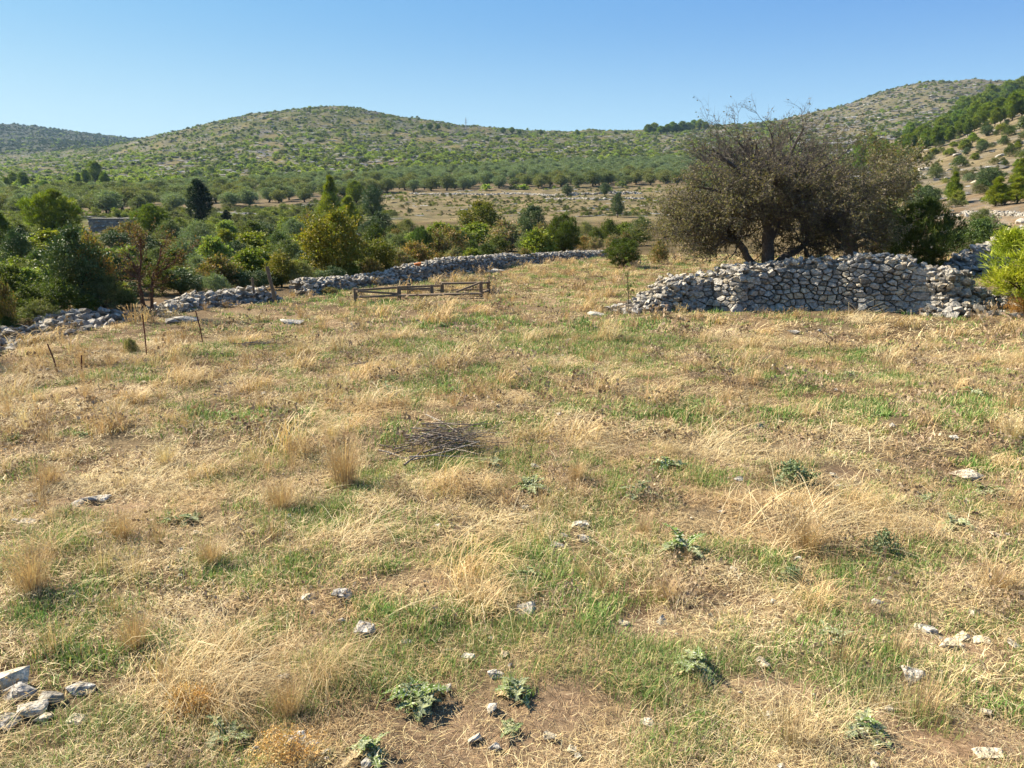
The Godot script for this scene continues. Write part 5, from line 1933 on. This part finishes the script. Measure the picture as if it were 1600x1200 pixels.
func thistle_leaf(L: float, W: float, lobes: int, col: Color, rib: Color) -> ArrayMesh:
	var g := Geo.new()
	var arch := rr(0.15, 0.4)
	var at := func(t: float) -> Vector3: return Vector3(0, L * (arch * 4.0 * t * (1 - t) * 0.6 - 0.15 * t * t), L * t)
	for k in 8:
		var a: Vector3 = at.call(k / 8.0)
		var b: Vector3 = at.call((k + 1) / 8.0)
		var wa := W * 0.07 * (1 - k / 8.0) + 0.001
		g.quad(a + Vector3(wa, 0.002, 0), a - Vector3(wa, -0.002, 0), b - Vector3(wa * 0.8, -0.002, 0), b + Vector3(wa * 0.8, 0.002, 0), rib)
	for k in lobes:
		for s in [-1.0, 1.0]:
			var t := (k + 0.4 + rr(-0.15, 0.15)) / lobes
			var p: Vector3 = at.call(t)
			var q: Vector3 = at.call(minf(t + 0.9 / lobes, 1.0))
			var reach := W * 1.25 * sin(PI * clampf(0.15 + t * 0.8, 0, 1)) * rr(0.7, 1.25)
			var lift := rr(-0.3, 0.55) * reach
			var tip := p.lerp(q, 0.7) + Vector3(s * reach, lift, reach * 0.15)
			var m1 := p.lerp(q, 0.2) + Vector3(s * reach * 0.28, rr(0, 0.35) * reach, -reach * 0.10)
			var m2 := q + Vector3(s * reach * 0.22, rr(-0.1, 0.1) * reach, reach * 0.02)
			var cc := shade_of(col, 0.18, 0.04)
			g.tri(p, m1, q, cc)
			g.tri(m1, tip, q, cc)
			g.tri(q, tip, m2, shade_of(col, 0.18, 0.04))
			# side spines
			g.tri(m1, m1 + Vector3(s * reach * 0.3, lift * 0.5 + 0.004, -reach * 0.2), m1.lerp(tip, 0.4), shade_of(rib, 0.1))
	var e: Vector3 = at.call(1.0)
	g.tri(at.call(0.9) + Vector3(W * 0.12, 0, 0), at.call(0.9) - Vector3(W * 0.12, 0, 0), e + Vector3(0, -0.01, L * 0.06), col)
	return g.mesh()

func make_thistles() -> void:
	var ms := []
	var dry := []
	for k in 2: dry.append(thistle_leaf(0.20, 0.035, 9, Color(0.40, 0.30, 0.17), Color(0.50, 0.40, 0.25)))
	for k in 8: ms.append(thistle_leaf(0.20, 0.042, 11, [Color(0.175, 0.205, 0.085), Color(0.145, 0.18, 0.065), Color(0.225, 0.245, 0.125), Color(0.125, 0.175, 0.045)][k % 4], Color(0.38, 0.41, 0.28)))
	var list := [
		[655, 1100, 100, 1.0, "large grey green thistle left of the bare reddish patch"],
		[808, 1095, 84, 1.1, "tall grey green thistle right of the bare reddish patch"],
		[797, 1145, 44, 0.6, "small thistle on the bare patch below the tall thistle"],
		[575, 1180, 84, 1.0, "thistle at the bottom edge left of the bare patch"],
		[345, 1165, 84, 0.9, "dark thistle at the bottom edge among orange dry plants"],
		[1355, 1155, 84, 0.9, "grey thistle near the bottom right corner"],
		[1085, 1050, 90, 0.9, "thistle with drooping leaves right of the middle foreground"],
		[1300, 1005, 78, 0.7, "pale thistle right foreground above the green grass patch"],
		[1068, 868, 86, 0.95, "dark spiny thistle standing alone right of middle"],
		[1038, 735, 66, 0.55, "blue grey thistle in the middle distance right of centre"],
		[830, 770, 60, 0.7, "grey thistle below the brush pile on the right"],
		[765, 735, 60, 0.9, "spiky thistle touching the lower right of brush pile"],
		[1545, 775, 66, 0.7, "blue grey thistle near the right edge"],
		[1490, 828, 60, 0.7, "pale thistle below the one near the right edge"],
		[1450, 785, 40, 0.5, "small pale thistle left of the two right edge ones"],
		[1000, 780, 62, 0.6, "fresh green thistle rosette right of the brush pile"],
		[828, 905, 50, 0.7, "thistle rosette in the grass above the single pale stone"],
		[1330, 590, 30, 0.6, "small grey thistle in the far right of meadow"],
		[300, 815, 40, 0.5, "small green rosette left of the straw swathe"],
		[265, 818, 34, 0.5, "tiny green rosette beside the brown tussock at left"],
		[130, 685, 34, 0.5, "low green rosette in the left of the meadow"],
		[1520, 620, 44, 0.6, "grey green thistle at the right side of the meadow"],
		[20, 690, 26, 0.6, "small grey thistle at the left edge of meadow"],
		[1230, 905, 50, 0.7, "dusty thistle below the long straw swathe at right"],
		[600, 612, 36, 0.5, "low green rosette in the middle of the far meadow"],
		[690, 512, 26, 0.5, "small green rosette in the grass below the wooden pen"]]
	for q in list:
		var p := ground_at(q[0], q[1] - 2)
		var r: float = q[2] * mpp(p) * 0.5
		var t := thing("thistle", q[4], "thistle", p, rr(0, TAU))
		var n := int(rr(10, 26))
		for j in n:
			var o := part("leaf", ms[rng.randi() % 8] if j > 2 or rng.randf() < 0.4 else dry[j % 2], M.thistle, t)
			var s := r / 0.20 * rr(0.65, 1.2)
			var up: float = rr(-0.15, 0.25) + float(j) / n * 0.9 * q[3]
			o.transform = Transform3D(Basis(Vector3.UP, j * 2.4 + rr(-0.3, 0.3)) * Basis(Vector3.RIGHT, -up) * Basis(Vector3(0, 0, 1), rr(-0.3, 0.3)), Vector3(rr(-0.03, 0.03), -0.008 + 0.02 * float(j) / n, rr(-0.03, 0.03)))
			o.scale = Vector3(rr(0.8, 1.3), rr(0.8, 1.3), rr(0.75, 1.1)) * s
	# leafy grey weeds, taller than the thistles
	for q in [["weed", 1240, 768, 96, 56, "dark grey green leafy weed clump in the right meadow"], ["weed", 1375, 872, 70, 52, "grey leafy weed growing through the straw at right"], ["withered", 1195, 755, 40, 36, "dark brown withered weed left of the grey green clump"], ["withered", 1290, 770, 46, 26, "low brown withered weed right of the grey green clump"], ["withered", 478, 577, 30, 16, "dark brown withered clump in the far left meadow"], ["withered", 620, 775, 60, 40, "purplish withered weed below the tall brown tussock"], ["weed", 1235, 912, 46, 36, "small dusty grey weed in front of the straw swathe"], ["withered", 1360, 965, 80, 36, "grey tangled withered weed in the right foreground"], ["orange_weed", 450, 1192, 150, 60, "orange brown dried weed mass at the bottom left"], ["orange_weed", 300, 1112, 110, 56, "orange dry weed left of the bottom edge thistle"]]:
		var w := plant(q[0], "weed_clump", q[1], q[2], q[3], q[4], q[5], "weed")
		w.position.y -= 0.01

func make_tussocks() -> void:
	var ms := []
	for k in 4: ms.append(mk_tussock(420, 0.34, 0.10, 0.0026, true))
	for k in 2: ms.append(mk_tussock(300, 0.34, 0.09, 0.0028, false))
	var list := [
		[540, 760, 95, 92, "tallest brown grass tussock left of the brush pile"], [440, 800, 80, 60, "brown grass tussock left of the tallest one"], [190, 845, 80, 50, "low brown tussock right of the left stones"], [330, 885, 70, 50, "thin brown tussock left of the straw swathe"],
		[50, 925, 110, 80, "brown tussock at the left edge of foreground"], [210, 1015, 90, 66, "brown tussock left of the pale upright straw"], [450, 1120, 90, 76, "brown tussock above the bottom edge stones"], [260, 730, 70, 40, "brown tussock in the left middle of meadow"],
		[520, 690, 60, 42, "small brown tussock behind the tallest one"], [900, 755, 50, 42, "narrow brown tussock right of the brush pile"], [1580, 690, 70, 46, "brown tussock at the right edge of the meadow"], [1260, 860, 110, 66, "broad brown tussock under the straw swathe"],
		[80, 760, 70, 40, "brown tussock at the left above the scattered stones"], [1040, 940, 80, 44, "brown tussock in the middle right foreground"], [1560, 930, 80, 50, "straw tussock near the right edge foreground"]]
	for q in list:
		var p := ground_at(q[0], q[1] - 4)
		var k := mpp(p)
		var t := part("grass_tussock", ms[rng.randi() % 6], M.grass, self)
		var s: float = q[3] * k / 0.34
		t.transform = Transform3D(Basis(Vector3.UP, rr(0, TAU)), p - Vector3(0, 0.01, 0))
		t.scale = Vector3(q[2] * k / 0.42, s * 1.05, q[2] * k / 0.42)
		tag(t, q[4], "grass tussock")
	# long straw swathes lying to the right
	var sw := [
		[545, 850, 130, 0.35, "golden straw swathe swept right in the left middle ground"], [285, 1010, 70, 1.25, "pale upright straw tuft in the left foreground"], [300, 1075, 150, 0.1, "long flattened straw swathe in the lower left"], [1220, 840, 210, 0.5, "long golden straw swathe fanning up to the right"], [880, 700, 110, -0.1, "straw swathe bent over right of the brush pile"],
		[440, 790, 90, 0.5, "short straw swathe between the brown tussocks"], [1490, 930, 130, 0.3, "straw swathe at the right edge of the foreground"], [1100, 705, 120, 0.3, "straw swathe in the right middle of meadow"], [1330, 506, 70, 0.2, "pale straw swathe below the high wall"], [1130, 528, 70, 0.2, "pale straw swathe near the left end of high wall"]]
	var sm := []
	for k in 4: sm.append(mk_straw(95, 0.55, 0.11, 0.0026, 0.15 + 0.1 * k))
	for q in sw:
		var p := ground_at(q[0], q[1] - 3)
		var k := mpp(p)
		var t := part("straw_swathe", sm[rng.randi() % 4], M.grass, self)
		var s: float = q[2] * k / 0.55
		t.transform = Transform3D(Basis(Vector3.UP, q[3]), p)
		t.scale = Vector3(s, s * 0.9, s)
		tag(t, q[4], "straw")

var keep_out := []

func free_of_stones(x: float, z: float) -> bool:
	for k in keep_out:
		var dx: float = x - k.x
		var dz: float = z - k.y
		# what stands right in front of a stone is thinned too
		if dx * dx + dz * dz < k.z * k.z: return false
	return true

func make_stones() -> void:
	var list := [
		[14, 1076, 62, 0.75, 2, "largest pale boulder cut by the left edge"], [30, 1092, 40, 0.8, 1, "grey stone under the largest boulder at left edge"], [80, 1095, 36, 0.6, 3, "dark tilted slab of stone in the lower left"], [52, 1112, 44, 0.5, 0, "flat pale stone in front of the dark tilted slab"], [124, 1082, 42, 0.5, 1, "rough grey stone right of the dark tilted slab"], [68, 1126, 28, 0.6, 2, "small cream stone below the flat pale stone"], [10, 1132, 34, 0.6, 1, "bluish grey stone low at the left edge"], [118, 1128, 30, 0.5, 2, "brownish stone half sunk in grass lower left"],
		[455, 1166, 48, 0.6, 0, "big white stone near the bottom edge"], [490, 1169, 24, 0.7, 0, "smaller white stone right of the big bottom one"], [569, 990, 36, 0.7, 1, "upright grey stone in the left foreground"], [535, 934, 30, 0.7, 1, "speckled grey stone beyond the upright one"], [482, 937, 22, 0.6, 2, "small beige stone left of the speckled grey one"], [740, 1158, 22, 0.8, 0, "single pale stone on the bare reddish patch"], [822, 955, 28, 0.6, 0, "pale stone in the centre foreground"], [773, 1058, 26, 0.6, 0, "pale flat stone above the tall thistle"], [732, 1030, 20, 0.7, 0, "small white stone above the flat one"], [697, 1017, 16, 0.6, 2, "tiny cream stone left of the small white stone"], [762, 928, 18, 0.7, 1, "small grey stone left of the centre foreground stone"],
		[905, 823, 26, 0.6, 0, "upper stone of the small cluster right of centre"], [870, 855, 24, 0.5, 0, "lower left stone of the cluster right of centre"], [911, 845, 22, 0.7, 1, "grey stone of the cluster right of centre"], [880, 838, 14, 0.6, 2, "smallest stone of the cluster right of centre"], [1425, 1058, 44, 0.45, 0, "long white stone slab in the right foreground"], [1482, 1010, 40, 0.4, 2, "cream flat slab right of the long white one"], [1447, 986, 30, 0.4, 0, "flat pale stone above the cream slab"], [1502, 998, 28, 0.4, 2, "pale chip right of the cream slab"], [1532, 1003, 24, 0.5, 2, "cream stone farthest right of the slab group"], [1366, 947, 26, 0.6, 0, "white stone in the tangled weed at right"], [1583, 1010, 24, 0.6, 0, "small pale stone at the right edge"],
		[160, 782, 26, 0.5, 0, "pale flat stone in the left middle ground"], [140, 786, 22, 0.7, 1, "grey stone beside the pale flat one at left"], [120, 789, 20, 0.6, 1, "small grey stone leftmost of the little row"], [48, 787, 22, 0.5, 1, "flat grey stone near the left edge"], [42, 818, 28, 0.35, 0, "thin pale slab near the left edge"], [47, 776, 12, 0.7, 0, "small white stone above the flat grey one"], [308, 836, 18, 0.6, 2, "brown stone beside the thin brown tussock"], [835, 730, 16, 0.7, 0, "white stone right of the brush pile"], [1185, 668, 12, 0.6, 0, "little white stone in the right meadow"], [1310, 762, 14, 0.7, 0, "white pebble beside the dark weed clump"], [1155, 750, 14, 0.6, 0, "white pebble left of the dark weed clump"], [1127, 802, 14, 0.5, 0, "pale pebble left of the long straw swathe"], [1240, 775, 14, 0.6, 2, "cream pebble below the dark weed clump"],
		[1510, 745, 40, 0.3, 2, "flat cream slab near the right edge thistles"], [1555, 838, 22, 0.5, 2, "tan stone right of the pale thistle"], [1588, 497, 34, 0.4, 0, "flat grey stone at the foot of bright pine"], [930, 492, 34, 0.25, 0, "long flat pale stone left of the high wall"], [1240, 522, 20, 0.5, 0, "pale pebble in front of the high wall"], [455, 506, 40, 0.3, 0, "flat pale rock in the far left meadow"], [475, 462, 18, 0.5, 0, "pale stone at the near end of long wall"], [770, 428, 34, 0.35, 0, "pale flat rock beside the far wall"], [290, 503, 40, 0.35, 0, "pale rock in front of the short wall"], [270, 505, 22, 0.5, 1, "grey rock in front of the leafless tree"], [505, 700, 10, 0.6, 0, "tiny pale stone left of the brush pile"], [975, 975, 18, 0.5, 2, "beige stone in the centre right foreground"], [635, 1005, 16, 0.5, 0, "small pale stone above the large thistle"], [1010, 1130, 20, 0.4, 2, "flat tan stone near the bottom centre right"], [1390, 1110, 18, 0.5, 0, "small pale stone above the corner thistle"], [1545, 1180, 40, 0.3, 2, "flat pinkish slab at the bottom right"]]
	for q in list:
		var p := ground_at(q[0], q[1])
		var s: float = q[2] * mpp(p)
		var o := part("loose_stone", hull_meshes[rng.randi() % 16], M.stone[q[4]], self)
		o.transform = Transform3D(Basis(Vector3.UP, rr(-0.5, 0.5)) * Basis(Vector3(1, 0, 0.4).normalized(), rr(-0.3, 0.3) * q[3]), p + Vector3(0, s * q[3] * 0.29, 0))
		o.scale = Vector3(s * 1.15, s * q[3] * 1.4, s)
		keep_out.append(Vector3(p.x, p.z, s * 0.62))
		keep_out.append(Vector3(p.x * 0.975, p.z * 0.975, s * 0.5))
		tag(o, q[5], "stone")
	# chips that nothing tells apart
	for q in 300:
		var az := rr(-0.66, 0.66)
		var r := 1.7 * exp(rng.randf() * log(14.0 / 1.7))
		var p := G(r * sin(az), -r * cos(az))
		if nz2.get_noise_2d(p.x * 60.0, p.z * 60.0) < -0.05 and near_spots(bare_spots, p.x, p.z) < 0.3: continue
		if not in_field(to_px(p)): continue
		var s := rr(0.012, 0.05) * (1.0 + r * 0.07)
		var o := part("stone_chip", hull_meshes[rng.randi() % 16], M.stone[[0, 0, 2, 1][rng.randi() % 4]], self)
		o.transform = Transform3D(stone_basis(s, 0.4), p + Vector3(0, s * 0.15 + 0.008, 0))
		tag(o, "small pale limestone chip scattered in the meadow grass", "stone", "stone chips in the meadow")
	# the orange stone on the long wall
	var p := ground_at(653, 446)
	var k := mpp(p)
	var o := part("orange_stone", hull_meshes[3], M.stone_orange, self)
	o.transform = Transform3D(Basis(Vector3.UP, 0.4), p + Vector3(0, 33 * k, -0.12))
	o.scale = Vector3(12, 9, 11) * k
	tag(o, "orange stained stone lying on top of the long wall", "stone")

func make_fallen() -> void:
	brush_pile("brush_pile", "pile of cut grey brown branches in the middle of the meadow", 700, 709, 158, 66, 170, 0.010, 0.05)
	brush_pile("brush_pile", "small heap of pale sticks in the far left meadow", 402, 541, 66, 10, 40, 0.010, 0.1)
	brush_pile("brush_pile", "tangle of cut branches at the left end of high wall", 985, 488, 56, 20, 46, 0.014, 0.3)
	brush_pile("brush_pile", "few dark sticks behind the middle of the meadow", 560, 573, 60, 7, 18, 0.009, 0.1)
	brush_pile("brush_pile", "grey sticks lying just in front of the wooden pen", 676, 476, 34, 5, 16, 0.011, 0.0)
	for q in [[1095, 1125, 0.30, -0.75, 0.0042, "long dry pale stalk lying near the bottom centre right"], [1300, 780, 0.28, 1.2, 0.004, "dark withered stalk crossing the straw swathe"], [940, 612, 0.4, 1.3, 0.005, "short grey stick standing in the far grass"]]:
		var p := ground_at(q[0], q[1])
		var m := part("dry_stalk", stick_mesh(q[2] * 2.0, q[4], 0.05, 6, Color(0.52, 0.42, 0.28)), M.bark, self)
		m.transform = Transform3D(Basis(Vector3.UP, q[3]), p + Vector3(0, 0.03, 0))
		tag(m, q[5], "stalk")

func _ready() -> void:
	rng.seed = 20240917
	nz.seed = 11
	nz.noise_type = FastNoiseLite.TYPE_SIMPLEX_SMOOTH
	nz.frequency = 0.01
	nz.fractal_octaves = 4
	nz2.seed = 47
	nz2.noise_type = FastNoiseLite.TYPE_SIMPLEX_SMOOTH
	nz2.frequency = 0.01
	nz2.fractal_octaves = 3
	make_world()
	make_materials()
	var t0 := Time.get_ticks_msec()
	build_height_grid()
	make_stone_meshes()
	green_spots = spots(GREEN)
	bare_spots = spots(BARE)
	swathe_spots = spots(SWATHE)
	make_ground()
	print("ground ", Time.get_ticks_msec() - t0)
	make_protos()
	print("protos ", Time.get_ticks_msec() - t0)
	make_hill_cover()
	make_terraces()
	make_hut()
	make_mast()
	print("hills ", Time.get_ticks_msec() - t0)
	make_walls()
	print("walls ", Time.get_ticks_msec() - t0)
	make_big_tree()
	make_sapling()
	make_plants()
	make_thicket()
	print("plants ", Time.get_ticks_msec() - t0)
	make_pen()
	make_stakes()
	make_fallen()
	make_stones()
	make_thistles()
	make_tussocks()
	make_grass()
	print("all ", Time.get_ticks_msec() - t0)
